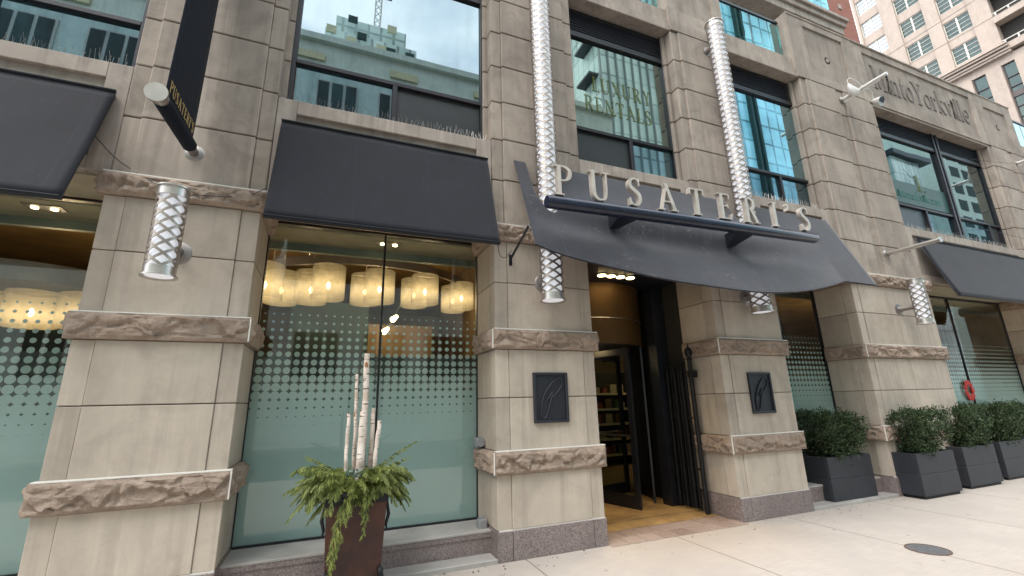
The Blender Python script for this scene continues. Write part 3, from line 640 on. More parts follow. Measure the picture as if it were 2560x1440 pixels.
# ---- ground-floor shop windows
def shop_window(x0, x1, mulls, z0=.27, z1=3.73, y=.70):
    f = MB()
    f.box(x0, x0 + .028, y - .02, y + .05, z0, z1); f.box(x1 - .028, x1, y - .02, y + .05, z0, z1)
    f.box(x0 + .028, x1 - .028, y - .02, y + .05, z1 - .03, z1); f.box(x0 + .028, x1 - .028, y - .02, y + .05, z0, z0 + .02)
    for m in mulls: f.box(m - .011, m + .011, y - .02, y + .05, z0 + .02, z1 - .03)
    w = f.build("shop_window", FRAME, B)
    ed = [x0 + .02] + mulls + [x1 - .02]
    for a, b in zip(ed, ed[1:]):
        MB().add([(a, y, z0), (b, y, z0), (b, y, z1 - .02), (a, y, z1 - .02)], [(0, 1, 2, 3)]) 
        q = MB(); q.add([(a, y, z0 + .01), (b, y, z0 + .01), (b, y, z1 - .02), (a, y, z1 - .02)], [(0, 1, 2, 3)]); q.build("pane", GLASS, w)
        q = MB(); q.add([(a, y + .012, z0 + .01), (b, y + .012, z0 + .01), (b, y + .012, 2.8), (a, y + .012, 2.8)], [(0, 1, 2, 3)]); q.build("dotted_film", FILM, w)
    return w
shop_window(-4.64, -2.02, [-3.3]); shop_window(-.80, 1.76, [.525])
shop_window(6.50, 8.55, [6.82]); shop_window(10.90, 15.52, [11.65, 13.2]); shop_window(17.73, 22, [19.8])
for x0, x1 in ((-4.62, -2.04), (-.78, 1.74), (6.52, 8.53), (10.92, 15.5), (17.75, 22)):
    s = box(x0 + .006, x1 - .006, .19, .72, .245, .270).build("window_sill", GREYSILL, B, bevel=.004)
    box(x0 + .006, x1 - .006, .205, .72, .0, .243).build("granite_face", GRAN, s)
    m2 = box(x0 + .006, x1 - .006, .195, .204, .20, .244).build("granite_lip", GRAN, s)
    box(x0 + .012, x1 - .012, -.03, .203, -.02, .045).build("ground_ledge", GREYSILL, s, bevel=.006)
# ---- shop interior (parts of the building)
BK = 9.0
rm = box(-6.2, 2.4, .80, 1.35, 3.70, 3.76).build("shop_ceiling", CEIL, B); box(6.0, 22, .80, 1.35, 3.70, 3.76).build("shop_ceiling", CEIL, B)
box(-6.2, 2.4, 1.35, 1.42, 3.60, 3.95).build("ceiling_fascia", FASC, B); box(6.0, 22, 1.35, 1.42, 3.60, 3.95).build("ceiling_fascia", FASC, B)
box(-6.2, 22, 1.42, BK + .1, 4.30, 4.4).build("high_ceiling", plain("gold brown ceiling", (.34, .22, .09), .7, var=.3, sc_=2), B)
box(-6.3, 22, BK, BK + .1, 0, 4.3).build("back_wall", BROWN, B)
box(-6.3, -6.2, .72, BK, 0, 4.3).build("side_wall", BROWN, B); box(22, 22.1, .72, BK, 0, 4.3).build("side_wall", BROWN, B)
box(2.42, 2.5, .72, 6.0, 0, 4.3).build("partition_wall", BROWN, B); box(5.75, 5.83, .72, 3.0, 0, 4.3).build("partition_wall", BROWN, B)
box(-6.2, 22, .72, BK, -.004, .02).build("shop_floor", ENTF, B)
for x0, x1 in ((-4.6, -2.1), (-.7, .55), (.56, 1.7)):
    box(x0, x1, 3.3, 3.4, .02, 3.35 if x0 > -1 and x1 < 1 else 3.0).build("display_wall", DKG if x1 < 1 else BROWN, B)
box(-4.62, 2.3, 1.25, 1.30, .02, 2.22).build("window_screen", PALE, B)
box(6.1, 17, 1.6, 1.65, .02, 1.9).build("window_screen", PALE, B)
box(-2.2, -.86, .75, 1.2, 0, 4.3).build("column_casing", CEIL, B)

# ---- upper storeys above the parapet
gz = []
for x0, x1, yy in ((-.7, 5.0, .15), (6.40, 8.26, .15), (17.45, 22, .15)):
    gd = MB(); gd.box(x0, x1, yy, yy + .014, 8.31, 9.24)
    g = gd.build("balcony_guard", GUARD, B)
    r = MB(); r.box(x0, x1, yy - .02, yy + .035, 9.24, 9.29)
    x = x0 + .05
    while x < x1: r.box(x - .006, x + .006, yy - .004, yy + .018, 8.31, 9.24); x += .95
    r.build("guard_rail", BLACK, g)
uw = MB(); xs = -1.0
while xs < 12.4:
    uw.box(xs - .04, xs + .04, 2.0, 2.1, 8.2, 11.25); xs += .72
for z in (8.3, 9.6, 10.4, 11.2): uw.box(-1, 12.4, 2.0, 2.09, z - .035, z + .035)
u = uw.build("upper_window_wall", WMULL, B); box(-1.1, 12.5, 2.04, 2.06, 8.2, 11.3).build("upper_glazing", MIRB, u)
sl_ = MB(); sl_.box(-1.2, 12.5, 1.0, 5, 11.20, 11.42); sl_.box(-1.2, 12.56, .94, 5, 11.42, 11.58)
sl_.box(-1.2, 12.62, .88, 5, 11.58, 11.68)
sl_.build("cornice", SILLST, B, bevel=.01)
g = box(-1.2, 12.3, 1.12, 1.135, 11.68, 12.75).build("upper_balcony_guard", GUARD, B)
box(-1.2, 12.3, 1.10, 1.16, 12.75, 12.8).build("guard_rail", SILLST, g)
box(12.45, 12.75, 2.0, 3.0, 9.0, 11.2).build("balcony_divider", WMULL, B)
box(-6, 12.4, 2.1, 12, 8.25, 11.2).build("upper_storey", DARKIN, B)
box(-6, 22, .5, 12, 8.22, 8.28).build("terrace_floor", SILLST, B)
BT = thing("brick_tower", "red brick tower rising behind the stone parapet beside the pale high-rise", "building", (14, 3.2, 8.3))
tb = MB((14, 3.2, 8.3)); tb.box(-3, 18.15, 3.2, 12, 8.3, 34); tw = tb.build("brick_wall", BRICK, BT)
for z in range(9, 33, 3):
    for x in (3, 6.5, 10, 13.3, 15.0):
        if x > 14.5: continue
        q = box(x, x + 1.6, 3.15, 3.19, z + .8, z + 2.4, (14, 3.2, 8.3)).build("window", WMULL, BT); box(x + .08, x + 1.52, 3.13, 3.149, z + .88, z + 2.32, (14, 3.2, 8.3)).build("pane", MIRB, q)
for z in (16.1, 19.1): box(17.25, 17.42, 3.17, 3.199, z, z + .2, (14, 3.2, 8.3)).build("vent", SILLST, BT)

# ================================================================ ENTRANCE
DX, DY, DR = 4.115, 2.0, 1.0
box(3.06, 5.17, .10, 3.2, 3.45, 3.56).build("entrance_ceiling", BLACK, B)
box(3.06, 5.17, .02, .18, 3.40, 3.73).build("entrance_header", BLACK, B)
e1 = MB(); e1.box(4.93, 5.165, 1.05, 1.25, 0, 3.45); e1.box(3.065, 3.25, 1.05, 1.25, 0, 3.45); e1.build("entrance_jamb", BLACK, B)
box(3.0, 3.07, .70, 3.2, 0, 3.5).build("entrance_wall", DARKIN, B); box(5.18, 5.23, .70, 2.1, 0, 3.5).build("entrance_wall", DARKIN, B)
struct(box(3.065, 5.165, .40, 3.2, -.002, .008).build("entrance_floor", ENTF))
pv = MB()
for r_ in range(2):
    for k in range(9):
        x = 3.07 + k * .245 - (.12 if r_ else 0); xa, xb = max(3.066, x + .005), min(5.164, x + .24)
        if xb > xa: pv.box(xa, xb, -.10 + r_ * .25, .145 + r_ * .25, -.01, .006 + random.uniform(0, .003))
pv.build("paver_threshold", PAVER, bevel=.004)["kind"] = 'structure'
RD = thing("revolving_door", "dark bronze revolving door with curved drum under the entrance downlights", "door", (DX, DY, 0))
bs = (DX, DY, 0)
MB(bs).lathe((DX, DY, 0), [(DR + .02, 2.45), (DR + .02, 2.86), (DR + .02, 3.44)], 64, caps=False).build("drum", BRONZE, RD, smooth=40)
MB(bs).lathe((DX, DY, 0), [(DR + .024, 2.855), (DR + .028, 2.86), (DR + .024, 2.867)], 64, caps=False).build("drum_seam", STEEL, RD, smooth=60)
MB(bs).lathe((DX, DY, 0), [(.001, 2.46), (DR + .018, 2.455)], 64, caps=False).build("drum_ceiling", BLACK, RD)
for a0, a1 in ((-.75, .1), (math.pi - .1, math.pi + .75)):
    MB(bs).lathe((DX, DY, 0), [(DR, .01), (DR, 2.45)], 24, caps=False, arc=(a0, a1)).build("curved_wall", BLACK, RD, solid=.03)
MB(bs).tube([(DX, DY, .01), (DX, DY, 2.45)], .05, 12).build("door_post", BLACK, RD, smooth=40)
a_ = math.atan2(.92 - DY, 4.42 - DX)
for k in range(4):
    a = a_ + k * math.pi / 2; d = Vector((math.cos(a), math.sin(a), 0)); n = Vector((-d.y, d.x, 0)); C0 = Vector((DX, DY, 0))
    def pl(mb, r0, r1, z0, z1, t):
        q = [C0 + d * r0 - n * t, C0 + d * r1 - n * t, C0 + d * r1 + n * t, C0 + d * r0 + n * t]
        mb.add([v + Vector((0, 0, z0)) for v in q] + [v + Vector((0, 0, z1)) for v in q], [(0, 1, 2, 3), (4, 5, 6, 7), (0, 1, 5, 4), (1, 2, 6, 5), (2, 3, 7, 6), (3, 0, 4, 7)])
    m_ = MB(bs); pl(m_, .06, .12, .02, 2.4, .02); pl(m_, .88, .97, .02, 2.4, .02); pl(m_, .12, .88, .02, .2, .02); pl(m_, .12, .88, 2.3, 2.4, .02)
    lf = m_.build("door_leaf", BLACK, RD)
    q = MB(bs); pl(q, .12, .88, .2, 2.3, .004); q.build("leaf_glass", GLASS, lf)
    q = MB(bs); q.tube([C0 + d * .2 + n * .06 + Vector((0, 0, 1.05)), C0 + d * .85 + n * .06 + Vector((0, 0, 1.05))], .015, 8); q.build("push_bar", STEEL, lf)
# entrance downlights
for k, x in enumerate((3.72, 3.89, 4.06, 4.24)):
    D = thing("downlight", ["first", "second", "third", "fourth"][k] + " from the left of four glowing round downlights above the revolving door", "light", (x, .66, 3.45), "downlights over the entrance")
    MB((x, .66, 3.45)).lathe((x, .66, 3.45), [(.085, -.012), (.085, 0)], 20).build("trim_ring", BLACK, D)
    MB((x, .66, 3.45)).lathe((x, .66, 3.45), [(.062, -.02), (.062, -.011)], 20).build("lamp", SPOT, D)
def point(x, y, z, e, r=.1, col=(1, .72, .4)):
    l = bpy.data.lights.new("lamp_light", 'POINT'); l.energy = e * .33; l.shadow_soft_size = r; l.color = col
    o = bpy.data.objects.new("lamp_light", l); COL.objects.link(o); o.location = (x, y, z); return o
def spot(x, y, z, e, ang=100):
    l = bpy.data.lights.new("lamp_light", 'SPOT'); l.energy = e * .5; l.shadow_soft_size = .05; l.color = (1, .70, .36); l.spot_size = R_(ang); l.spot_blend = .8
    o = bpy.data.objects.new("lamp_light", l); COL.objects.link(o); o.location = (x, y, z); return o
spot(3.7, .42, 3.42, 70, 62); spot(4.3, .42, 3.42, 70, 62)
# ceiling light in the drum
MB((3.85, 1.75, 2.44)).lathe((3.85, 1.75, 2.44), [(.11, -.01), (.11, .012)], 20).build("drum_lamp", SPOT, None)
tag(bpy.data.objects["drum_lamp"], "small glowing round lamp in the ceiling of the revolving door drum", "light")
point(4.1, 1.9, 2.3, 5)
# iron gate folded against the right reveal
IG = thing("iron_gate", "black wrought iron gate with ball finial folded open against the entrance side wall", "gate", (5.06, .6, 0)); gb = (5.06, .6, 0)
m_ = MB(gb); m_.tube([(5.07, .50, 0), (5.07, .50, 2.16)], .032, 10); m_.build("gate_post", IRON, IG, smooth=40)
m_ = MB(gb); m_.lathe((5.07, .50, 2.16), [(.045, 0), (.02, .03), (.045, .07), (.06, .12), (.045, .17), (.012, .2), (.006, .25)], 16); m_.build("finial", IRON, IG, smooth=60)
for k in range(10):
    y = .56 + k * .052; x = 5.11 - (k % 3) * .04; m_ = MB(gb); m_.tube([(x, y, .06), (x, y, 2.10 - .03 * (k % 3)), (x, y, 2.16 - .03 * (k % 3))], [.017, .017, .004], 8); m_.build("gate_bar", IRON, IG)
for z in (.3, .58, 1.3, 1.98):
    m_ = MB(gb); m_.box(5.06, 5.13, .52, 1.06, z, z + .016); m_.build("gate_rail", IRON, IG)
box(5.0, 5.14, .44, .50, 1.9, 2.0, gb).build("hinge_plate", IRON, IG)
# shelves seen through the door
SH = thing("shop_shelf", "lit shelving unit with stacked goods seen through the revolving door", "shelf", (7.2, 5.2, 0)); sb = (7.2, 5.2, 0)
CREAM = plain("cream shelf board", (.6, .5, .34), .6)
for z in (.25, .62, .98, 1.34, 1.72): box(6.2, 8.6, 5.0, 5.4, z, z + .05, sb).build("shelf_board", CREAM, SH)
box(6.2, 8.6, 5.41, 5.45, 0, 2.3, sb).build("back_panel", DARKIN, SH)
for x in (6.15, 7.3, 8.6): box(x, x + .045, 5.0, 5.4, 0, 2.3, sb).build("upright", DARKIN, SH)
pc = [plain("red carton", (.25, .04, .02), .5), plain("cream carton", (.4, .32, .2), .5), plain("green carton", (.05, .09, .05), .5), plain("brown carton", (.15, .07, .03), .5)]
names = ["red", "cream", "green", "brown"]
for zi, z in enumerate((.3, .67, 1.03, 1.39, 1.77)):
    x = 6.28
    while x < 8.4:
        w_ = random.uniform(.09, .22); h_ = random.uniform(.12, .24); ci = random.randrange(4)
        if abs(x - 7.28) < .2: x = 7.4
        t_o = box(x, x + w_, 5.05, 5.22, z + .001, z + h_, (x, 5.05, z)).build("goods_box", pc[ci], bevel=.005)
        tag(t_o, names[ci] + " packaged goods on the " + ["lowest", "second lowest", "middle", "second highest", "highest"][zi] + " lit shelf behind the revolving door", "box", "packaged goods on the lit shelves"); x += w_ + random.uniform(.02, .12)
point(7.0, 4.3, 2.6, 9); box(5.9, 9, 3.9, 4.1, 2.45, 2.62, ).build("display_bulkhead", BROWN, B)

# ================================================================ INTERIOR LAMPS
def shade_lamp(x, y, z, r, h, lab, grp):
    b = (x, y, z + h); t = thing("pendant_lamp", lab, "lamp", b, grp)
    MB(b).lathe((x, y, z), [(r, 0), (r, h)], 40, caps=False).build("lamp_shade", SHADE, t, smooth=40)
    MB(b).lathe((x, y, z + h * .42), [(.012, -.05), (.03, 0), (.012, .05)], 12).build("bulb", BULB, t, smooth=60)
    m = MB(b); m.tube([(x, y, z + h), (x, y, z + h + .28)], .008, 6); m.tube([(x - r, y, z + h - .01), (x + r, y, z + h - .01)], .006, 5); m.build("hanging_rod", STEELD, t)
    return t
cnt = 0
rowA = []
for x, y, z, bk in ((-.89, 1.6, 2.97, 0), (-.72, 1.9, 2.99, 1), (-.34, 1.8, 3.0, 1), (-.12, 1.75, 3.06, 0), (.39, 2.0, 3.07, 1), (.59, 1.9, 3.09, 0), (1.17, 2.3, 3.14, 1), (1.35, 2.3, 3.2, 0), (1.95, 2.8, 3.2, 1), (2.14, 2.9, 3.28, 0)):  # overlapping pairs: the second shade is a glass reflection built as another lamp
    k = (y + 4.8 + .42 * bk) / (y + 4.8); rowA.append((x * k, y + .42 * bk, 1.6 + (z - 1.6) * k))
ords = ["leftmost", "second from left", "third from left", "fourth from left", "fifth from left", "sixth from left", "seventh from left", "eighth from left", "ninth from left", "rightmost"]
for i, (x, y, z) in enumerate(rowA):
    shade_lamp(x, y, z, .222, .47, ords[i] + " glowing drum shade in the curved row with added reflection doubles behind the middle shop window", "glowing drum shades in the middle shop window")
for i, x in enumerate((-4.0, -3.45, -2.95, -2.45)):
    shade_lamp(x, 2.3, 2.62, .26, .42, ["first", "second", "third", "fourth"][i] + " from the left of the glowing shades behind the leftmost shop window", "glowing drum shades in the left shop window")
for i, (x, y) in enumerate(((13.2, 2.6), (13.75, 2.7), (14.2, 2.5))):
    shade_lamp(x, y, 2.75, .2, .42, ["left", "middle", "right"][i] + " one of the glowing shades behind the rightmost shop window", "glowing drum shades in the right shop window")
# curved steel ring carrying the shades
CR = thing("ceiling_track", "curved steel ring hung from the ceiling above the glowing shades", "light fitting", (.5, 4.2, 3.8)); cb = (.5, 4.2, 3.8)
MB(cb).lathe((.5, 4.2, 0), [(2.1, 3.72), (2.1, 3.86), (2.05, 3.86), (2.05, 3.72), (2.1, 3.72)], 48, caps=False, arc=(math.pi * 1.1, math.pi * 1.95)).build("ring", STEELD, CR, smooth=40)
for k in range(8):
    a = math.pi * (1.15 + .1 * k); x, y = .5 + 2.07 * math.cos(a), 4.2 + 2.07 * math.sin(a)
    MB(cb).tube([(x, y, 3.8), (x, y, 4.3)], .008, 6).build("suspension_rod", STEEL, CR)
DRM = thing("ceiling_drum", "wide metal drum light hung inside the leftmost shop window", "light fitting", (-3.6, 2.7, 3.1))
MB((-3.6, 2.7, 3.1)).lathe((-3.6, 2.7, 0), [(1.25, 3.02), (1.25, 3.24)], 60, caps=False).build("metal_rim", STEELD, DRM, smooth=40)
MB((-3.6, 2.7, 3.1)).lathe((-3.6, 2.7, 0), [(.001, 3.05), (1.24, 3.04)], 60, caps=False).build("perforated_base", plain("dark woven panel", (.06, .04, .025), .6, var=.6, sc_=30), DRM)
# window downlights
for x, lab in ((-2.92, "leftmost"), (.60, "middle"), (13.0, "rightmost")):
    D = thing("recessed_spotlight", "recessed twin spotlight in the ceiling just inside the " + lab + " shop window", "light", (x, 1.0, 3.70), "recessed spotlights inside the shop windows"); b = (x, 1.0, 3.7)
    box(x - .16, x + .16, .92, 1.08, 3.692, 3.699, b).build("trim_plate", LOUV, D)
    for dx in (-.08, .08): MB(b).lathe((x + dx, 1.0, 3.68), [(.03, 0), (.03, .012)], 14).build("lamp", SPOT, D)
    spot(x, 1.0, 3.66, 14)
TS = thing("track_spotlight", "pair of small bright track spotlights deep inside behind the middle shop window", "light", (1.0, 3.0, 3.1))
for dx, dz in ((0, 0), (-.14, -.22)):
    MB((1.0, 3.0, 3.1)).tube([(1.0 + dx, 3.0, 3.1 + dz), (.92 + dx, 2.9, 3.02 + dz)], [.03, .05], 10).build("spot_head", BULB, TS)
MB((1.0, 3.0, 3.1)).tube([(1.2, 3.05, 3.6), (.84, 3.0, 2.85)], .012, 6).build("track", BLACK, TS)
for x, y, e in ((-.4, 2.4, 26), (.6, 2.4, 26), (1.4, 2.3, 22), (-3.4, 2.4, 30), (7.6, 3.5, 18), (13.6, 2.6, 40), (10, 5, 30)): point(x, y, 3.3, e, .15)
point(.4, 2.3, 4.05, 14); point(-3.4, 2.5, 4.0, 10)
for x, y, z, wd_ in ((8.6, 4, 2.6, "left"), (9.2, 4.5, 3.0, "highest"), (8.9, 5, 2.4, "lowest")):
    D = thing("pendant_bulb", wd_ + " small warm bulb hanging behind the narrow window right of the entrance", "lamp", (x, y, z), "small warm bulbs behind the narrow window")
    MB((x, y, z)).lathe((x, y, z), [(.01, -.05), (.045, 0), (.012, .06)], 12).build("bulb", BULB, D, smooth=60); MB((x, y, z)).tube([(x, y, z + .05), (x, y, 4.3)], .004, 5).build("cord", BLACK, D)
# table + wreath in the right window
TB = thing("wooden_table", "reddish brown wooden table top behind the rightmost shop window", "table", (13.9, 1.2, 0)); b = (13.9, 1.2, 0)
box(13.0, 14.6, 1.0, 1.5, 1.05, 1.22, b).build("tabletop", WOOD, TB)
for x in (13.05, 14.5): box(x, x + .05, 1.2, 1.25, .02, 1.05, b).build("leg", WOOD, TB)
WR = thing("red_flower_wreath", "small red poppy wreath stuck to the rightmost shop window glass", "wreath", (13.03, .66, 1.62)); b = (13.03, .66, 1.62)
REDM = plain("red petals", (.6, .04, .03), .6)
for k in range(9):
    a = k * 2 * math.pi / 9; MB(b).lathe((13.03 + .13 * math.cos(a), .67, 1.62 + .17 * math.sin(a)), [(.001, -.02), (.06, -.015), (.055, .005)], 9, 'y').build("flower", REDM, WR)

# ================================================================ AWNINGS
def awning(x0, x1, zt, zb, yb, lab):
    b = ((x0 + x1) / 2, 0, zt); t = thing("window_awning", lab, "awning", b, "plain dark awnings over the shop windows")
    m = MB(b); nx, nz_ = 40, 14; vs = []; fs = []
    for j in range(nz_ + 1):
        for i in range(nx + 1):
            s, v = i / nx, j / nz_; sag = .016 * math.sin(math.pi * v) * (1 + .8 * noise.noise(Vector((s * 3, v * 1.2, x0)))) + .004 * noise.noise(Vector((s * 9, v * 5, x0)))
            vs.append((x0 + (x1 - x0) * s, -.03 + (yb + .03) * v + sag, zt + (zb - zt) * v))
    for j in range(nz_):
        for i in range(nx): fs.append((j * (nx + 1) + i, j * (nx + 1) + i + 1, (j + 1) * (nx + 1) + i + 1, (j + 1) * (nx + 1) + i))
    m.add(vs, fs); m.build("canvas", AWN, t, smooth=60, solid=.012)
    f = MB(b)
    for x in (x0 + .02, (x0 + x1) / 2, x1 - .02): f.tube([(x, .0, zt - .03), (x, yb + .045, zb + .02)], .014, 6)
    f.tube([(x0, yb + .03, zb), (x1, yb + .03, zb)], .016, 8); f.build("awning_frame", BLACK, t)
    h = MB(b); h.tube([(x0, yb - .008, zb + .004), (x1, yb - .008, zb + .004)], .011, 6); h.build("hem", AWN, t); h = MB(b); h.tube([(x0, -.04, zt), (x1, -.04, zt)], .014, 6); h.build("top_hem", AWN, t)
    return t
awning(-4.75, -2.11, 4.58, 3.27, -.47, "plain dark charcoal awning at the left edge of the facade, left of the banner")
awning(-.69, 1.66, 4.61, 3.33, -.44, "plain dark charcoal awning over the middle shop window behind the birch planter")
awning(10.99, 15.45, 4.68, 3.38, -.44, "plain dark charcoal awning over the window right of the bare wall pole")

# ---- entrance canopy
CX0, CX1 = 2.02, 8.14
def canopy_pt(x, v):
    s = (x - 2.06) / (7.32 - 2.06); b = math.sin(math.pi * s) ** (.6 if s < .5 else 1.0) if 0 < s < 1 else 0
    f = v
    rip = b * (.12 * math.exp(-((v - .66) / .13) ** 2) - .05 * math.exp(-((v - .42) / .14) ** 2)) + .035 * b * noise.noise(Vector((x * .9, v * 2.2, 0))) * v
    return Vector((x, -.05 - (.55 + .40 * b) * f + rip, 4.66 - (1.35 + .44 * b) * v))
LAN = [(2.38, -.26), (5.84, -.26)]
def v0(x):
    for lx_, ly in LAN:
        d = abs(x - lx_)
        if d < .2:
            yy = ly - math.sqrt(max(0, .2 ** 2 - d * d)) * .8
            for k in range(100):
                if canopy_pt(x, k / 100).y < yy: return k / 100
            return .99
    return 0.
ct = thing("entrance_canopy", "large dark curved canvas canopy over the entrance, bulging outwards under the metal letters", "canopy", (5.1, 0, 4.66)); b = (5.1, 0, 4.66)
m = MB(b); xs = []; x = CX0
while x < CX1 + 1e-6:
    near = min(abs(x - l[0]) for l in LAN); xs.append(x); x += .01 if near < .24 else .05
nv = 34; vs = []; fs = []
nv = 90; aa = [v0(x) for x in xs]
for x, a in zip(xs, aa):
    for j in range(nv + 1):
        v = j / nv
        if a > 0 and v < a < v + 1.01 / nv: v = a
        vs.append(canopy_pt(x, v))
for i in range(len(xs) - 1):
    for j in range(nv):
        if (j + 1) / nv < max(aa[i], aa[i + 1]): continue
        fs.append((i * (nv + 1) + j, (i + 1) * (nv + 1) + j, (i + 1) * (nv + 1) + j + 1, i * (nv + 1) + j + 1))
m.add(vs, fs); m.build("canvas", CANV, ct, smooth=60, solid=.016)
h = MB(b); h.tube([canopy_pt(x, 1.0) + Vector((0, .0, -.005)) for x in xs[::3]] , .013, 6); h.build("hem", CANV, ct, smooth=60)
for x in (CX0 + .03, CX1 - .03):
    q = MB(b); q.tube([canopy_pt(x, .02) + Vector((0, .03, 0)), canopy_pt(x, .55) + Vector((0, .04, 0)), canopy_pt(x, .99) + Vector((0, .03, 0))], .014, 6); q.build("frame_rib", BLACK, ct)
q = MB(b); q.tube([(1.95, -.01, 3.30), (1.99, -.50, 3.56)], .016, 6); q.box(1.93, 1.97, -.015, .0, 3.22, 3.36); q.build("side_brace", BLACK, ct)
# ---- shop sign: bar + letters
SG = thing("shop_sign", "raised metal letters reading PUSATERI'S standing on a long dark bar in front of the canopy", "sign", (4.25, -.85, 3.75)); b = (4.25, -.85, 3.75)
def barz(x): return 3.715 + (x - 2.05) * .023
m = MB(b); m.tube([(2.05, -.85, barz(2.05)), (2.07, -.85, barz(2.07)), (6.40, -.85, barz(6.4)), (6.44, -.85, barz(6.44))], [.066, .074, .074, .058], 24); m.build("sign_bar", BARM, SG, smooth=40)
for x in (3.15, 5.05):
    m = MB(b); c_ = canopy_pt(x, .53)
    m.add([(x - .15, -.86, barz(x) - .05), (x + .15, -.86, barz(x) - .05), (x + .04, c_.y + .02, c_.z - .10), (x - .04, c_.y + .02, c_.z - .10), (x - .15, -.80, barz(x) - .0), (x + .15, -.80, barz(x) - .0), (x + .04, c_.y + .02, c_.z + .1), (x - .04, c_.y + .02, c_.z + .1)],
          [(0, 1, 2, 3), (4, 5, 6, 7), (0, 1, 5, 4), (2, 3, 7, 6), (0, 3, 7, 4), (1, 2, 6, 5)]); m.build("bar_bracket", BLACK, SG)
lp_ = [2.25, 2.73, 3.22, 3.71, 4.19, 4.67, 5.14, 5.60, 5.88, 6.22]
for ch, x in zip("PUSATERI'S", lp_):
    h = .365; wd = G[ch][0] * h; z = barz(x) + .078
    m = MB(b); add_letter(m, ch, (x - wd / 2, -.90, z), (1, 0, .023), (0, 0, 1), (0, 1, 0), h, .06)
    l_ = m.build("sign_letter", NICKEL, SG)
    if ch != "'": q = MB(b); q.tube([(x, -.87, z - .03), (x, -.87, z + .02)], .01, 6); q.build("letter_stud", STEELD, l_)

# ================================================================ LANTERNS
def lantern_parts(t, H, R, tall=False):
    """local origin at wall under the lantern axis; axis at y=-off"""
    off = t['off']; ax, ay = 0, -off
    MB().lathe((ax, ay, 0), [(R - .022, .02), (R - .022, H - .02)], 32).build("opal_tube", OPAL, t, smooth=40)
    m = MB(); n = 5; per = .105 * n; z0, z1 = .085, H - .085; w_ = .0115
    for sgn in (1, -1):
        for k in range(n):
            a0 = 2 * math.pi * k / n; st = max(8, int((z1 - z0) / per * 30)); vs = []; fs = []
            for i in range(st + 1):
                z = z0 + (z1 - z0) * i / st; a = a0 + sgn * 2 * math.pi * (z - z0) / per
                dz, da = w_ * .85, w_ * .55 / R * sgn
                for rr in (R - .004 + (.0015 if sgn > 0 else 0), R + .0015 + (.0015 if sgn > 0 else 0)):
                    for e in (-1, 1):
                        aa = a - e * da; vs.append((ax + rr * math.cos(aa), ay + rr * math.sin(aa), z + e * dz))
            for i in range(st):
                o = i * 4
                for p, q in ((0, 1), (2, 3), (0, 2), (1, 3)): fs.append((o + p, o + q, o + 4 + q, o + 4 + p))
            m.add(vs, fs)
    m.build("lattice", LATT, t)
    m = MB(); m.lathe((ax, ay, 0), [(R - .01, .012), (R + .018, 0.0), (R + .018, .014), (R + .003, .02), (R + .003, .09), (R - .012, .09), (R - .012, .012)], 40, caps=False)
    m.build("end_collar", STEEL, t, smooth=35); m = MB(); m.lathe((ax, ay, 0), [(R - .01, H - .09), (R + .003, H - .09), (R + .003, H - .016), (R + .018, H - .012), (R + .018, H), (R - .01, H), (R - .01, H - .09)], 40, caps=False)
    m.build("end_collar", STEEL, t, smooth=35)
    if tall:
        for z in (1.7, 3.4): m = MB(); m.lathe((ax, ay, 0), [(R - .005, z), (R + .006, z), (R + .006, z + .02), (R - .005, z + .02), (R - .005, z)], 40, caps=False); m.build("ring_band", STEEL, t, smooth=35)
    MB().lathe((ax, ay, 0), [(.001, .013), (R - .012, .013)], 32, caps=False).build("lens", OPAL, t)
def mount(t, z, x=0.):
    off = t['off']; m = MB(); m.lathe((x, 0, z), [(.001, -.035), (.09, -.03), (.115, -.012), (.115, -.001)], 28, 'y', caps=False)
    w_ = m.build("wall_plate", STEELD, t, smooth=40)
    m = MB(); m.tube([(x, -.02, z), (x, -.09, z), (0, -off + .1, z)], [.06, .045, .04], 16); m.build("mounting_arm", STEELD, w_, smooth=40)
def lantern(x, z, H, R, off, lab, tall=False, marks=()):
    t = thing("wall_lantern", lab, "lantern", (x, 0, z), "lattice tube lanterns on the stone pillars"); t['off'] = off
    lantern_parts(t, H, R, tall)
    for q in marks: mount(t, q)
    return t
l1 = lantern(-1.41, 2.69, .82, .115, .36, "short steel lattice lantern with white tube on the left pillar, below the banner pole", marks=(.33,))
l4 = dup(l1, (9.77, 0, 2.78), "short steel lattice lantern with white tube on the wide right pillar below the bare pole")
t2 = lantern(2.38, 2.745, 5.2, .138, .26, "tall steel lattice lantern behind the P letter, on the pillar left of the entrance", True, (.28, 4.82))
t3 = dup(t2, (5.84, 0, 2.79), "tall steel lattice lantern rising above the letters, on the pillar right of the entrance")

# ================================================================ BANNER + POLES
BP = thing("banner_pole", "dark sleeved pole with round metal end cap sticking out of the left pillar", "pole", (-1.41, 0, 4.06)); b = (-1.41, 0, 4.06)
MB(b).tube([(-1.41, 0, 4.06), (-1.41, -1.02, 3.99)], .042, 16).build("pole_tube", STEELD, BP, smooth=40)
MB(b).tube([(-1.41, -.20, 4.046), (-1.41, -.94, 3.997)], .062, 18).build("sleeve", BANN, BP, smooth=40)
MB(b).tube([(-1.41, -.99, 3.992), (-1.41, -1.06, 3.987), (-1.41, -1.062, 3.987), (-1.41, -1.085, 3.985)], [.06, .06, .078, .078], 28).build("end_cap", STEEL, BP, smooth=40)
MB(b).lathe((-1.41, 0, 4.06), [(.085, -.001), (.085, -.03), (.06, -.05)], 24, 'y').build("wall_socket", STEELD, BP, smooth=40)
VB = thing("hanging_banner", "long vertical navy banner with gold PUSATERI'S lettering, above the sleeved pole", "banner", (-1.41, -.5, 4.1)); b = (-1.41, -.5, 4.1)
m = MB(b); vs = []; fs = []; n = 30
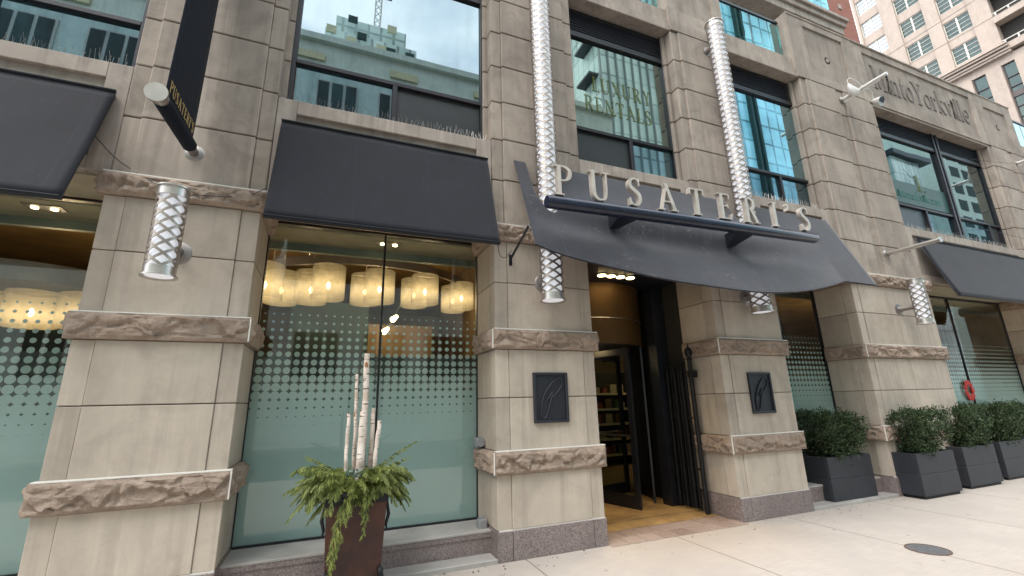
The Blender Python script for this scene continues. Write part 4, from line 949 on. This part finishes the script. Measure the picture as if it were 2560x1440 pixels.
for j in range(n + 1):
    for i in range(9):
        s, v = i / 8, j / n; z = 4.0 + .06 * s + v * 5.2; y = -.92 + .77 * s + v * .16
        vs.append((-1.41 + .012 * math.sin(v * 9 + s * 2) * v, y, z))
for j in range(n):
    for i in range(8): fs.append((j * 9 + i, j * 9 + i + 1, (j + 1) * 9 + i + 1, (j + 1) * 9 + i))
m.add(vs, fs); bc = m.build("banner_cloth", BANN, VB, smooth=60, solid=.006)
m = MB(b); tw_ = text_width("PUSATERI'S", .11, .12); add_text(m, "PUSATERI'S", (-1.403, -.875, 4.15), (0, .68 / tw_, .03), (0, .03, 1), (-1, 0, 0), .11, .002, .12); m.build("banner_lettering", GOLD, bc)
BP2 = thing("banner_pole", "matching top pole of the navy banner, above the frame", "pole", (-1.41, 0, 9.2)); b = (-1.41, 0, 9.25)
MB((-1.41, 0, 9.2)).tube([(-1.41, 0, 9.25), (-1.41, -1.0, 9.2)], .042, 12).build("pole_tube", STEELD, BP2)
PO = thing("bare_pole", "bare steel pole sticking out of the wide right pillar above the short lantern", "pole", (9.75, 0, 4.19)); b = (9.75, 0, 4.19)
MB(b).tube([(9.75, 0, 4.19), (9.75, -.86, 4.19)], .04, 16).build("pole_tube", STEEL, PO, smooth=40)
MB(b).tube([(9.75, -.86, 4.19), (9.75, -.885, 4.19)], .052, 20).build("end_cap", STEEL, PO, smooth=40)
MB(b).lathe((9.75, 0, 4.19), [(.085, -.001), (.085, -.03), (.055, -.06), (.055, -.09)], 24, 'y').build("wall_socket", STEELD, PO, smooth=40)
WHITEM = plain("pale grey painted metal", (.62, .60, .57), .4, .3)
def floodpole(x, z, lab, L=.86):
    t = thing("floodlight_pole", lab, "floodlight", (x, 0, z), "wall poles with twin floodlights"); b = (0, 0, 0)
    MB().tube([(0, 0, 0), (0, -L, -.0)], .038, 16).build("pole_tube", WHITEM, t, smooth=40)
    MB().tube([(0, -.05, -.08), (0, -L + .15, -.05), (0, -L + .1, -.02)], .012, 8).build("cable_conduit", WHITEM, t)
    MB().lathe((0, 0, 0), [(.07, -.001), (.07, -.03), (.05, -.05)], 20, 'y').build("wall_socket", STEELD, t, smooth=40)
    for sx, L2 in ((-1, .32), (1, .34)):
        hd_ = MB(); c_ = Vector((sx * .36, -.36, -.12)) if sx > 0 else Vector((-.04, -.30, -.02))
        a = Vector((0, -.42, .03)); m = MB()
        if sx > 0: m.tube([a, Vector((.2, -.42, .03)), Vector((.33, -.40, .0)), Vector((.37, -.38, -.10)), Vector((.37, -.37, -.17))], .012, 8)
        else: m.tube([a, Vector((-.1, -.40, .14)), Vector((-.24, -.36, .21)), Vector((-.29, -.34, .17)), Vector((-.27, -.33, .06))], .012, 8)
        arm = m.build("gooseneck", WHITEM, t, smooth=50)
        if sx > 0: m = MB(); m.tube([(.37, -.37, -.16), (.37, -.42, -.22), (.37, -.50, -.27), (.37, -.505, -.272)], [.03, .075, .10, .095], 20)
        else: m = MB(); m.tube([(-.27, -.33, .08), (-.24, -.33, 0), (-.16, -.34, -.1), (-.14, -.34, -.12)], [.025, .06, .10, .095], 20)
        m.build("lamp_head", WHITEM, arm, smooth=40)
        if sx > 0: m = MB(); m.tube([(.37, -.503, -.271), (.37, -.508, -.274)], .082, 20); m.build("lamp_lens", LOUV, arm)
    return t
f1 = floodpole(9.57, 7.6, "pale wall pole with two gooseneck floodlights beside the carved building name")
f2 = dup(f1, (16.75, 0, 7.52), "pale wall pole with gooseneck floodlights at the right edge of the facade")

# ================================================================ PLAQUES
def plaque(x0, x1, z0, z1, lab):
    b = ((x0 + x1) / 2, -.012, (z0 + z1) / 2); t = thing("wall_plaque", lab, "plaque", b, "dark plaques beside the entrance")
    box(x0 + .02, x1 - .02, -.026, -.013, z0 + .02, z1 - .02, b).build("back_plate", PLAQ, t)
    m = MB(b)
    for q in ((x0, x0 + .032, z0, z1), (x1 - .032, x1, z0, z1), (x0 + .032, x1 - .032, z0, z0 + .032), (x0 + .032, x1 - .032, z1 - .032, z1)): m.box(q[0], q[1], -.05, -.013, q[2], q[3])
    m.build("plaque_rim", PLAQE, t, bevel=.006)
    W, H = x1 - x0, z1 - z0; P = [(.42, .50), (.40, .44), (.47, .53), (.56, .60), (.47, .40), (.36, .16), (.27, .08), (.20, .16), (.22, .38), (.36, .62), (.56, .80), (.72, .87), (.81, .85), (.83, .76), (.74, .64), (.58, .53), (.48, .49)]
    P = [(x, y, 0) for x, y in P]; C_ = catm(P, 5)
    m = MB(b); m.tube([(x0 + W * p[0], -.034, z0 + H * p[1]) for p in C_], .0085, 8); m.build("script_initial", PLAQE, t, smooth=60)
plaque(2.19, 2.64, 1.36, 1.93, "square-cornered dark plaque with a script letter P on the pillar left of the entrance")
plaque(5.62, 6.07, 1.36, 1.94, "dark plaque with a script letter P on the pillar right of the entrance")

# ================================================================ PLANTERS
PLM = plain("dark grey planter", (.022, .024, .031), .55, var=.2, sc_=3)
SOIL = plain("planter soil", (.035, .025, .018), .95, sc_=20, bs=.8, bd=.02)
def planter(x0, y0, lab):
    W, Dp, H = 1.04, .44, .67; b = (x0, y0, 0); t = thing("planter_box", lab, "planter", b, "dark grey planter boxes on the pavement")
    m = MB()
    for k, (z0, z1) in enumerate(((.045, .352), (.362, H))):
        e = 0
        for q in ((e, W - e, e, .03 + e), (e, W - e, Dp - .03 - e, Dp - e), (e, .03 + e, .03 + e, Dp - .03 - e), (W - .03 - e, W - e, .03 + e, Dp - .03 - e)): m.box(q[0], q[1], q[2], q[3], z0, z1)
    m.build("planter_shell", PLM, t, bevel=.006)
    box(.012, W - .012, .012, Dp - .012, .346, .368).build("seam", plain("planter seam", (.07, .07, .08), .5), t)
    box(.03, W - .03, .03, Dp - .03, 0, .046).build("plinth", IRON, t)
    box(.031, W - .031, .031, Dp - .031, .05, .60).build("soil", SOIL, t)
    return t
p1 = planter(7.10, .05, "dark grey planter box nearest the entrance, in front of the narrow window")
p2 = dup(p1, (8.60, -.34, 0), "dark grey planter box second from the entrance, against the wide pillar")
p3 = dup(p1, (10.14, -.24, 0), "dark grey planter box third from the entrance, right of the wide pillar front")
p4 = dup(p1, (11.68, -.12, 0), "fourth dark grey planter box from the entrance, cut by the right edge")
p5 = dup(p1, (13.25, -.08, 0), "dark grey planter box farthest along the pavement")
def leafmat(name, c0, c1, c2):
    m = Mat(name); c = m.ramp(m.rnd(), [(0., c0), (.5, c1), (1., c2)])
    bs_ = m.bsdf(c, .55, spec=.35); tl = m.n('ShaderNodeBsdfTranslucent'); m.l(c, tl.inputs[0]); ms = m.n('ShaderNodeMixShader'); ms.inputs[0].default_value = .25
    m.l(bs_.outputs[0], ms.inputs[1]); m.l(tl.outputs[0], ms.inputs[2]); return m.done(ms)
YEW = leafmat("dark yew leaves", (.014, .027, .013), (.036, .066, .028), (.13, .17, .08))
BARKM = plain("brown stem bark", (.09, .06, .04), .9)
def shrub_mesh(seed):
    rnd = random.Random(seed); m = MB(); nb = 430
    W, Dp = .90, .60
    for k in range(90):
        z = rnd.uniform(0, .8); c = Vector((rnd.uniform(-.33, .33) * (.7 + .4 * z), rnd.uniform(-.15, .15), .0 + z * .6))
        for q in range(26):
            d = Vector((rnd.gauss(0, 1), rnd.gauss(0, 1), rnd.gauss(.2, 1))).normalized(); s = d.orthogonal().normalized(); p = c + Vector((rnd.gauss(0, .05), rnd.gauss(0, .04), rnd.gauss(0, .05)))
            m.add([p, p + d * .03 + s * .016, p + d * .06, p + d * .03 - s * .016], [(0, 1, 2, 3)])
    for k in range(nb):
        # clumps spread through a clipped block that narrows to the base
        z = rnd.uniform(0, 1); x = rnd.uniform(-1, 1); wz = .60 + .40 * min(1, z * 1.6) - .16 * max(0, z - .75) * 4 * (.5 + .5 * abs(x))
        y = rnd.uniform(-1, 1)
        if rnd.random() < .7:
            if rnd.random() < .5: x = math.copysign(rnd.uniform(.8, 1), x)
            else: y = math.copysign(rnd.uniform(.8, 1), y)
            if rnd.random() < .35: z = rnd.uniform(.85, 1.02)
        edge = 1 + .30 * noise.noise(Vector((x * 2, y * 2, z * 3 + seed)))
        c = Vector((x * W / 2 * wz * edge, y * Dp / 2 * wz * edge, .02 + z * .66 * (1 + .22 * noise.noise(Vector((x * 2.5, y, seed * 3))))))
        out = Vector((x, y * 1.2, z * 1.2 - .2)); 
        for q in range(30):
            d = (out * .8 + Vector((rnd.gauss(0, .8), rnd.gauss(0, .8), rnd.gauss(0, .8) + .3))).normalized()
            p = c + Vector((rnd.gauss(0, .032), rnd.gauss(0, .032), rnd.gauss(0, .032))); s = d.orthogonal().normalized(); s.rotate(Matrix.Rotation(rnd.uniform(0, 6.28), 3, d))
            L_, w_ = rnd.uniform(.026, .05), rnd.uniform(.007, .012)
            m.add([p, p + d * L_ * .5 + s * w_, p + d * L_, p + d * L_ * .5 - s * w_], [(0, 1, 2, 3)])
    return m
sm = [shrub_mesh(3), shrub_mesh(8)]
def shrub(x, y, k, lab):
    t = thing("boxed_shrub", lab, "shrub", (x, y, .60), "clipped dark green shrubs in the planter boxes")
    if k in SHC:
        for o in SHC[k]: c = o.copy(); COL.objects.link(c); c.parent = t
    else:
        a = sm[k].build("foliage", YEW, t); m = MB()
        for i in range(9):
            an = i * .7; m.tube([(.10 * math.cos(an) * 1.5, .05 * math.sin(an), -.02), (.3 * math.cos(an), .14 * math.sin(an), .2), (.42 * math.cos(an), .2 * math.sin(an), .5)], [.012, .009, .004], 6)
        s_o = m.build("stem", BARKM, t); SHC[k] = [a, s_o]
    return t
SHC = {}
shrub(7.60, .26, 0, "clipped dark green shrub in the planter nearest the entrance")
s2 = shrub(9.06, -.12, 1, "clipped dark green shrub in the second planter, in front of the wide pillar")
s3 = shrub(10.62, -.02, 0, "clipped dark green shrub in the third planter from the entrance"); s3.rotation_euler = (0, 0, math.pi)
s4 = shrub(12.2, .1, 1, "clipped dark green shrub in the planter at the right edge of the photo"); s4.rotation_euler = (0, 0, math.pi)
shrub(13.8, .14, 0, "clipped dark green shrub in the farthest planter")

# ---- birch planter in front of the middle window
def mk_rust():
    m = Mat("rusty brown metal"); v = m.coord(); c = m.mix(m.ramp(m.noise(3.5, 6, v, .65), [(.38, 0.), (.68, 1.)]), (.024, .011, .010), (.085, .027, .014))
    c = m.mix(m.ramp(m.noise(1, 4, m.coord((10, 10, 1))), [(.5, 0.), (.75, .6)]), c, (.05, .02, .016))
    return m.done(m.bsdf(c, .42, .2, bump=m.noise(25, 5, v), bs=.25, bd=.004))
RUST = mk_rust()
UX, UY = .29, -.26
UR = thing("tall_planter", "tall tapered rusty brown metal planter with scroll feet in front of the middle window", "planter", (UX, UY, 0)); b = (UX, UY, 0)
def taper(m, prof):
    for (z0, h0), (z1, h1) in zip(prof, prof[1:]):
        m.add([(UX - h0, UY - h0, z0), (UX + h0, UY - h0, z0), (UX + h0, UY + h0, z0), (UX - h0, UY + h0, z0), (UX - h1, UY - h1, z1), (UX + h1, UY - h1, z1), (UX + h1, UY + h1, z1), (UX - h1, UY + h1, z1)], [(0, 1, 5, 4), (1, 2, 6, 5), (2, 3, 7, 6), (3, 0, 4, 7)])
m = MB(b); taper(m, [(.0, .215), (.04, .21), (.82, .248), (.86, .248)]); m.box(UX - .2, UX + .2, UY - .2, UY + .2, .8, .81); m.build("planter_body", RUST, UR, bevel=.006)
m = MB(b)
h_ = .272
for q in ((UX - h_, UX + h_, UY - h_, UY - h_ + .035), (UX - h_, UX + h_, UY + h_ - .035, UY + h_), (UX - h_, UX - h_ + .035, UY - h_ + .035, UY + h_ - .035), (UX + h_ - .035, UX + h_, UY - h_ + .035, UY + h_ - .035)): m.box(*q, .855, .885)
m.box(UX - .258, UX + .258, UY - .258, UY - .249, .79, .852); m.box(UX - .258, UX - .249, UY - .248, UY + .258, .79, .852); m.box(UX + .249, UX + .258, UY - .248, UY + .258, .79, .852)
m.build("rim", IRON, UR, bevel=.004)
for sx in (-1, 1):
    m = MB(b); cx = UX + sx * .15; P = []
    for i in range(26):
        t = i / 25; a = t * 4.6 + (.2); r = .025 + .075 * t
        P.append((UX + sx * (.215 - .02 - r * math.cos(a) * .6 - .06 * t), UY - .24, .21 - .17 * t + r * math.sin(a) * .55))
    m.tube(P, [.006 + .008 * (i / 25) for i in range(26)], 8)
    m.tube([(UX + sx * .21, UY - .235, .30), (UX + sx * .225, UY - .25, .22), (UX + sx * .21, UY - .25, .12), (UX + sx * .235, UY - .25, 0.012)], [.012, .022, .018, .026], 8)
    m.lathe((UX + sx * .215, UY - .255, .26), [(.001, -.03), (.02, -.02), (.026, 0), (.02, .02), (.001, .03)], 10); m.build("scroll_foot", IRON, UR, smooth=60)
for sx in (-1, 1):
    m = MB(b); m.tube([(UX + sx * .254, UY - .2, .78), (UX + sx * .27, UY - .2, .68), (UX + sx * .25, UY - .2, .60), (UX + sx * .26, UY - .2, .56)], [.01, .016, .012, .006], 8); m.build("corner_ornament", IRON, UR, smooth=60)
m = box(UX - .2, UX + .2, UY - .2, UY + .2, .80, .84, b).build("soil", SOIL, UR)
def mk_birch():
    m = Mat("birch bark"); v = m.coord(); n = m.noise(6, 5, v, .6); h_ = m.noise(1, 4, m.coord((9, 9, 55)), .6)
    c = m.mix(m.ramp(n, [(.36, 0.), (.5, 1.)]), (.46, .36, .29), (.68, .59, .52))
    c = m.mix(m.ramp(m.noise(5, 4, m.coord((1.3, 1.3, 1)), .7), [(.60, 0.), (.64, 1.)]), c, (.30, .13, .05))
    c = m.mix(m.ramp(h_, [(.57, 0.), (.64, 1.)]), c, (.10, .065, .05))
    return m.done(m.bsdf(c, .8, bump=m.mix(.5, n, h_), bs=.7, bd=.006))
BIRCH = mk_birch()
LR = .95
logs = [(.34, 1.05, .325, 2.10, .030, "tallest central birch log with peeling brown bark"), (.27, 1.08, .24, 1.90, .017, "thin birch pole left of the tallest log"),
        (.19, 1.05, .185, 1.53, .017, "short gnarled birch pole at the left of the bundle"), (.31, 1.02, .315, 1.56, .036, "thick short birch log at the front of the bundle"),
        (.405, 1.03, .415, 1.57, .022, "brownish birch pole right of the tallest log"), (.43, .98, .465, 1.46, .021, "pale leaning birch pole at the right of the bundle")]
for i, (xa, za, xb, zb, r, lab) in enumerate(logs):
    b = (xa, UY, .84); y = UY + (.10 if i in (0, 1, 4) else .02); P = []; RR = []
    n = 22
    for k in range(n + 1):
        t = k / n; P.append((xa + (xb - xa) * t * (zb - .84) / (zb - .84) + .008 * noise.noise(Vector((t * 5, i, 0))), y + .02 * noise.noise(Vector((t * 4, i, 5))), .84 + (zb - .84) * t)); RR.append(LR * r * (1.1 - .15 * t) * (1 + .16 * noise.noise(Vector((t * 14, i * 3, 1)))))
    m = MB(b); m.tube(P, RR, 14); o = m.build("birch_log", BIRCH, smooth=50); tag(o, lab, "log", "birch logs standing in the tall planter")
CED = leafmat("yellow green cedar", (.045, .07, .012), (.115, .15, .03), (.27, .29, .075))
CA = thing("cedar_arrangement", "bushy arrangement of drooping green cedar sprays spilling over the tall planter", "foliage", (UX, UY, .86)); b = (UX, UY, .86)
m = MB(b); rnd = random.Random(5)
def frond(m, st, az, L_, rise, droop, w_=1.):
    d = Vector((math.cos(az), math.sin(az), 0)); side = Vector((-d.y, d.x, 0)); n = int(L_ / .014); prevp = Vector(st)
    tw = rnd.uniform(-.5, .5); sk = rnd.uniform(.0, .3)
    for k in range(n):
        t = k / n; p = Vector(st) + d * L_ * (t - .22 * droop * t * t) + Vector((0, 0, rise * L_ * t - droop * L_ * t * t)); p += side * .03 * math.sin(t * 3 + tw * 4)
        tg = (p - prevp).normalized() if k else d; prevp = p
        for sg in (-1, 1):
            if rnd.random() < .12 + sk * t: continue
            ll = (.10 * (1 - t) ** .6 + .02) * rnd.uniform(.6, 1.15) * w_
            dd = (tg * .8 + side * sg * rnd.uniform(.35, .8) + Vector((0, 0, -.35 - .5 * rnd.random()))).normalized(); nn = dd.cross(tg).normalized(); ww = dd.cross(nn) * rnd.uniform(.0030, .0054)
            a = p; q1 = p + dd * ll * .5; q2 = p + dd * ll + Vector((0, 0, -.008))
            m.add([a - ww * .5, q1 - ww, q2, q1 + ww, a + ww * .5], [(0, 1, 2, 3, 4)])
            for u_ in (.25, .45, .65, .85):
                for s2 in (-1, 1):
                    o_ = p + dd * ll * u_; e_ = (dd * .9 + nn.cross(dd) * s2 * .6 + Vector((0, 0, -.3))).normalized() * ll * .42 * (1.15 - u_ * .6)
                    m.add([o_, o_ + e_ * .5 + ww * .7, o_ + e_, o_ + e_ * .5 - ww * .7], [(0, 1, 2, 3)])
for k in range(225):
    az = rnd.uniform(0, 2 * math.pi); lr = abs(math.cos(az))
    if rnd.random() < .35: az = rnd.choice([-.25, math.pi + .25]) + rnd.gauss(0, .35); lr = 1
    L_ = rnd.uniform(.20, .34) + .17 * lr * rnd.random(); st = (UX + .12 * math.cos(az) * rnd.random() * 1.5, UY + .10 * math.sin(az), .87 + rnd.uniform(0, .13))
    frond(m, st, az, L_ * 1.04, rnd.uniform(.2, .9), rnd.uniform(.5, .95), 1.15)
for az, L_ in ((-1.98, .50), (-1.35, .30), (-2.02, .44)):
    frond(m, (UX + .1 * math.cos(az), UY - .16, .90), az, L_, -.05, 1.25, 1.1)
for az, L_, r in ((.2, .60, .75), (math.pi - .3, .5, .72), (.05, .5, .6)): frond(m, (UX, UY, .92), az, L_, r, .2, .8)
m.build("cedar_spray", CED, CA)
BLG = leafmat("blue green rosette leaves", (.08, .13, .10), (.15, .22, .17), (.24, .32, .26)); m = MB(b)
for k in range(150):
    c = Vector((UX + rnd.uniform(-.11, .13), UY - .09 + rnd.gauss(0, .02), 1.0 + rnd.uniform(-.02, .04))); 
    d = Vector((rnd.gauss(0, 1), rnd.gauss(-.5, 1), rnd.gauss(.3, .8))).normalized(); s = d.orthogonal().normalized(); L_ = rnd.uniform(.02, .04)
    m.add([c, c + d * L_ * .6 + s * .012, c + d * L_, c + d * L_ * .6 - s * .012], [(0, 1, 2, 3)])
m.build("blue_green_sprig", BLG, CA)

# ================================================================ SMALL THINGS
J1 = thing("junction_box", "small grey round-fronted outlet box on the pillar side above the lower stone band", "junction box", (1.70, .38, 1.14)); b = (1.70, .38, 1.14)
box(1.64, 1.735, .42, .54, 1.09, 1.20, b).build("box_body", GALV, J1, bevel=.012); MB(b).lathe((1.69, .38, 1.15), [(.045, 0), (.05, .03), (.05, .05)], 16, 'y').build("cover", GALV, J1, smooth=40)
J2 = thing("outlet_box", "grey metal electrical box with conduit down to the ledge at the pillar foot", "electrical box", (1.68, .30, .2)); b = (1.68, .30, .2)
box(1.62, 1.715, .26, .36, .14, .36, b).build("box_body", GALV, J2, bevel=.008); MB(b).tube([(1.67, .31, .14), (1.67, .31, .03)], .018, 10).build("conduit", GALV, J2, smooth=40)
box(1.63, 1.70, .28, .34, .36, .375, b).build("lid", GALV, J2)
MH = thing("manhole_cover", "round dark grey metal cover set in the pavement at lower right", "manhole cover", (5.95, -1.62, 0)); b = (5.95, -1.62, 0)
MB(b).lathe((5.95, -1.62, 0), [(.175, .001), (.175, .005), (.001, .006)], 40, caps=False).build("cover_plate", plain("worn cover metal", (.15, .15, .155), .5, .4, var=.25, sc_=20, bs=.6, bd=.004), MH)
MB(b).lathe((5.95, -1.62, 0), [(.178, .001), (.178, .007), (.192, .007), (.192, .001)], 40, caps=False).build("cover_ring", plain("rusted cover ring", (.12, .07, .05), .7), MH)
def cable(pts, lab, r=.004):
    P = [Vector(p) for p in pts]; b = P[0]; m = MB(b); C_ = catm([tuple(p) for p in P], 6); m.tube(C_, r, 6); o = m.build("wall_cable", BLACK, smooth=60); tag(o, lab, "cable")
cable([(-2.12, -.2, 4.0), (-2.0, -.05, 3.88), (-1.86, -.02, 3.79), (-1.66, -.10, 3.66), (-1.5, -.22, 3.56), (-1.42, -.28, 3.52)], "thin black cable looping from the left awning to the short lantern")
cable([(-1.33, -.28, 3.51), (-1.1, -.12, 3.60), (-.9, -.08, 3.66), (-.72, -.2, 3.72)], "thin black cable running from the short lantern right to the middle awning")
cable([(1.64, -.40, 3.36), (1.74, -.2, 3.28), (1.84, -.12, 3.28), (1.95, -.06, 3.4)], "thin dark cable drooping between the middle awning and the canopy brace")
cable([(11.9, -.1, 4.80), (13.0, -.3, 5.02), (15, -.4, 4.95), (17, -.4, 5.0)], "thin black wire sagging in front of the sill above the right awning")
cable([(12.6, -.1, 6.9), (14.6, -.5, 6.85), (17.5, -.5, 7.5)], "thin black wire crossing the far upper window")
PB = leafmat("pale debris", (.5, .46, .4), (.3, .25, .2), (.12, .08, .06)); m = MB()
for k in range(90):
    x = rnd.uniform(1.7, 8.5) if k % 3 else rnd.uniform(-.7, 1.7); y = -.05 - abs(rnd.gauss(0, .16)); s = rnd.uniform(.004, .012); 
    m.lathe((x, y, .002), [(s, 0), (s * .7, s * .6), (.001, s * .8)], 6)
o = m.build("pavement_debris", PB); o['kind'] = 'stuff'; tag(o, "scattered pale grit and crumbs along the foot of the facade", "debris")

# ================================================================ PALE HIGH-RISE ACROSS THE SIDE STREET (plane x = 55)
TX = 55.; TT = thing("apartment_high_rise", "pale pinkish stone high-rise with gridded windows beyond the parapet", "building", (TX, 12, 0)); b = (TX, 12, 0)
cols = [(19.02, 17.0), (15.72, 13.62), (12.55, 10.55)]
rows = [(34.55 + 3.06 * k, 32.62 + 3.06 * k) for k in range(7)]
m = MB(b); ys = [19.3, 19.02, 17.0, 15.72, 13.62, 12.55, 10.55, 9.2]
for a, c_ in zip(ys[::2], ys[1::2]): m.box(TX - .25, TX + .6, c_, a, 31.9, 54)
for a, c_ in cols:
    z = 31.9
    for zt, zb in rows: m.box(TX - .05, TX + .6, c_, a, z, zb); z = zt
    m.box(TX - .05, TX + .6, c_, a, z, 54)
m.build("tower_wall", TOWST, TT)
m = MB(b); m.box(TX + .6, TX + 16, 8, 19.3, 0, 54); m.box(TX + .6, TX + 16, -5, 8, 0, 54); m.build("tower_core", TOWST, TT)
for ci, (a, c_) in enumerate(cols):
    for ri, (zt, zb) in enumerate(rows):
        f = MB(b); f.box(TX + .05, TX + .12, c_, a, zb, zb + .09); f.box(TX + .05, TX + .12, c_, a, zt - .09, zt); mid_ = (a + c_) / 2
        f.box(TX + .02, TX + .12, mid_ - .07, mid_ + .07, zb + .09, zt - .09); f.box(TX + .04, TX + .12, c_, c_ + .06, zb + .09, zt - .09); f.box(TX + .04, TX + .12, a - .06, a, zb + .09, zt - .09)
        for q in (1, 2, 3): z = zb + (zt - zb) * q / 4; f.box(TX + .06, TX + .12, c_ + .06, mid_ - .07, z - .022, z + .022); f.box(TX + .06, TX + .12, mid_ + .07, a - .06, z - .022, z + .022)
        wn_ = f.build("window", MULL, TT); box(TX + .11, TX + .13, c_, a, zb, zt, b).build("pane", TOWG2 if (ci == 0 and ri > 1) else TOWG, wn_)
m = MB(b)
for k, (dz, e) in enumerate(((0, .25), (.22, .38), (.5, .55), (.72, .68))): m.box(TX - .25 - e, TX + .6, 8.8, 19.3, 31.15 + dz, 31.15 + dz + (.18 if k < 3 else .12))
m.build("cornice", TOWST, TT)
m = MB(b)
m.box(TX - .1, TX + .6, 8.0, 19.3, 30.4, 31.15)
for a, c_ in ((19.3, 17.9), (16.7, 14.6), (13.4, 11.8), (10.8, 9.75), (8.85, 7.6)): m.box(TX - .3, TX + .6, c_, a, 0, 30.4)
m.build("lower_wall", TOWST, TT)
for a, c_ in ((17.9, 16.7), (14.6, 13.4), (11.8, 10.8), (9.75, 8.85)):
    f = MB(b)
    f.box(TX - .02, TX + .1, c_, c_ + .07, 12, 30.3); f.box(TX - .02, TX + .1, a - .07, a, 12, 30.3)
    for z in range(12, 30, 1): f.box(TX - .02, TX + .1, c_ + .06, a - .06, z, z + .05 + (.5 if z % 3 == 0 else 0))
    wn_ = f.build("tall_window", plain("dark tower spandrel", (.09, .07, .065), .5) if a == 17.9 else bpy.data.materials["dark tower spandrel"], TT)
    box(TX + .1, TX + .12, c_, a, 10, 30.4, b).build("pane", TOWG, wn_)
for k in range(8):
    z = 31.4 + 3.06 * k
    bb = MB(b); bb.box(TX - .5, TX + .6, 2, 9.18, z, z + .62); bal = bb.build("balcony", TOWST, TT)
    r = MB(b); r.box(TX - .5, TX - .42, 2, 9.1, z + .95, z + 1.02)
    for y in range(9): r.box(TX - .5, TX - .42, 2 + y * .86, 2.1 + y * .86, z + .62, z + .95)
    r.build("railing", MULL, bal)
box(TX + .5, TX + .59, 1, 9.2, 31, 54, b).build("recess_wall", DARKIN, TT)
# overhead wires
for z0, y0_, z1, y1_, lab in ((18.22, 5.5, 18.3, -2, "upper"), (17.2, 6.6, 16.9, -2, "lower")):
    m = MB((25, 3, z0)); m.tube([(25, y0_ + 1.5, z0 - .05), (25, (y0_ + y1_) / 2, (z0 + z1) / 2 - .06), (25, y1_ - 3, z1 + .05)], .014, 5); tag(m.build("overhead_wire", plain("pale wire " + lab, (.25, .23, .2), .6)), lab + " thin overhead wire crossing in front of the pale high-rise", "wire")

# ================================================================ ACROSS THE STREET (seen in the window reflections)
def opp(name, lab, x0, x1, y1, y0, z1, mat): 
    t = thing(name, lab, "building", ((x0 + x1) / 2, y1, 0)); bb = ((x0 + x1) / 2, y1, 0); o = MB(bb).box(x0, x1, y0, y1, -.13, z1).build("facade", mat, t); return t, bb
o1, ob = opp("opposite_block", "low pale stone block with roof parapet mirrored in the upper left windows", -26, 17.8, -18, -30, 22, OPP)
for zc in (3, 8, 12.5, 17.):
    for k in range(13):
        x = -25 + k * 3.3; f = MB(ob); f.box(x, x + 2.2, -17.99, -17.9, zc - .1, zc + 2.3); w_ = f.build("window", MULL, o1)
        for q in range(3): box(x + .1 + q * .72, x + .66 + q * .72, -17.9, -17.86, zc, zc + 2.2, ob).build("pane", DARKIN, w_)
for k in range(8): x = -24 + k * 5.2; box(x, x + 1.6, -17.99, -17.85, 20.5, 20.95, ob).build("yellow_panel", YEL, o1)
MB(ob).box(-26.2, 18, -18, -17.7, 21.7, 22.1).build("coping", OPP, o1)
o2, ob = opp("residential_tower", "tall green glass tower with yellowish panels mirrored in the middle upper window", -3.4, 6.8, -40, -50, 43, FING)
rr = random.Random(2)
MB(ob).box(-2.4, 5.6, -49, -41, 43, 46).build("penthouse", FING, o2)
for k in range(26):
    x = -3.3 + rr.randrange(9) * 1.1; z = 33 + rr.randrange(12) * 1.05
    box(x, x + 1.05, -40 + .0 + .01, -39.8 - .05 * (k % 3), z, z + 1.0, ob).build("cladding_panel", YEL if k % 2 else DKG, o2)
CRN = thing("tower_crane", "construction crane above the mirrored green glass tower", "crane", (2.2, -42, 46)); cb_ = (2.2, -42, 46)
mm = MB(cb_)
for dx in (-.35, .35):
    for dy in (-.35, .35): mm.tube([(2.2 + dx, -42 + dy, 46), (2.2 + dx, -42 + dy, 58)], .07, 5)
for k in range(12): mm.tube([(1.85, -41.65, 46 + k), (2.55, -41.65, 47 + k)], .05, 5); mm.tube([(2.55, -41.65, 46 + k), (1.85, -41.65, 47 + k)], .05, 5)
mm.build("mast", MULL, CRN); MB(cb_).tube([(-4, -42, 57.6), (14, -42, 58.4)], .3, 6).build("jib", MULL, CRN)
MB(cb_).box(2.6, 3.8, -42.6, -41.4, 52, 53.6).build("cab", DARKIN, CRN)
o3, ob = opp("finned_tower", "grey green glass tower with vertical fins mirrored in the window above the entrance", 33.2, 54, -40, -62, 78, FING)
fm = MB(ob)
for k in range(15): x = 33.2 + k * 1.45; fm.box(x - .07, x + .07, -40, -39.6, 0, 78)
fm.build("fin", plain("grey tower fin", (.22, .26, .25), .5), o3)
for z in (53.5, 47.6): box(31.6, 33.2, -44, -40.3, z, z + .35, ob).build("balcony_slab", LOUV, o3)
o4, ob = opp("blue_glass_tower", "blue curtain wall tower mirrored in the window behind the right tall lantern", 58, 100.5, -40, -60, 95, BLUG)
fm = MB(ob)
for x in (63, 64.2): fm.box(x, x + .5, -40, -39.3, 0, 95)
fm.build("fin", DKG, o4)
o5, ob = opp("roofed_block", "mid-rise block with flat overhanging roof mirrored in the far upper window", 102.5, 112, -40, -52, 48.5, FING)
MB(ob).box(101.8, 115, -52, -39, 48.6, 49.6).build("roof", LOUV, o5)
o6, ob = opp("pale_block", "pale green-tinted block with wide windows mirrored in the right half of the far window", 123, 150, -40, -60, 70, OPP)
for zc in range(20, 66, 4):
    for k in range(5): x = 124.5 + k * 5; f = MB(ob).box(x, x + 3.4, -40, -39.9, zc, zc + 2.4).build("window", DKG, o6)
o7, ob = opp("left_glass_block", "gridded window block mirrored in the leftmost upper window", -48, -27, -18, -34, 30, FING)
# backing office blocks so the canyon closes behind the street
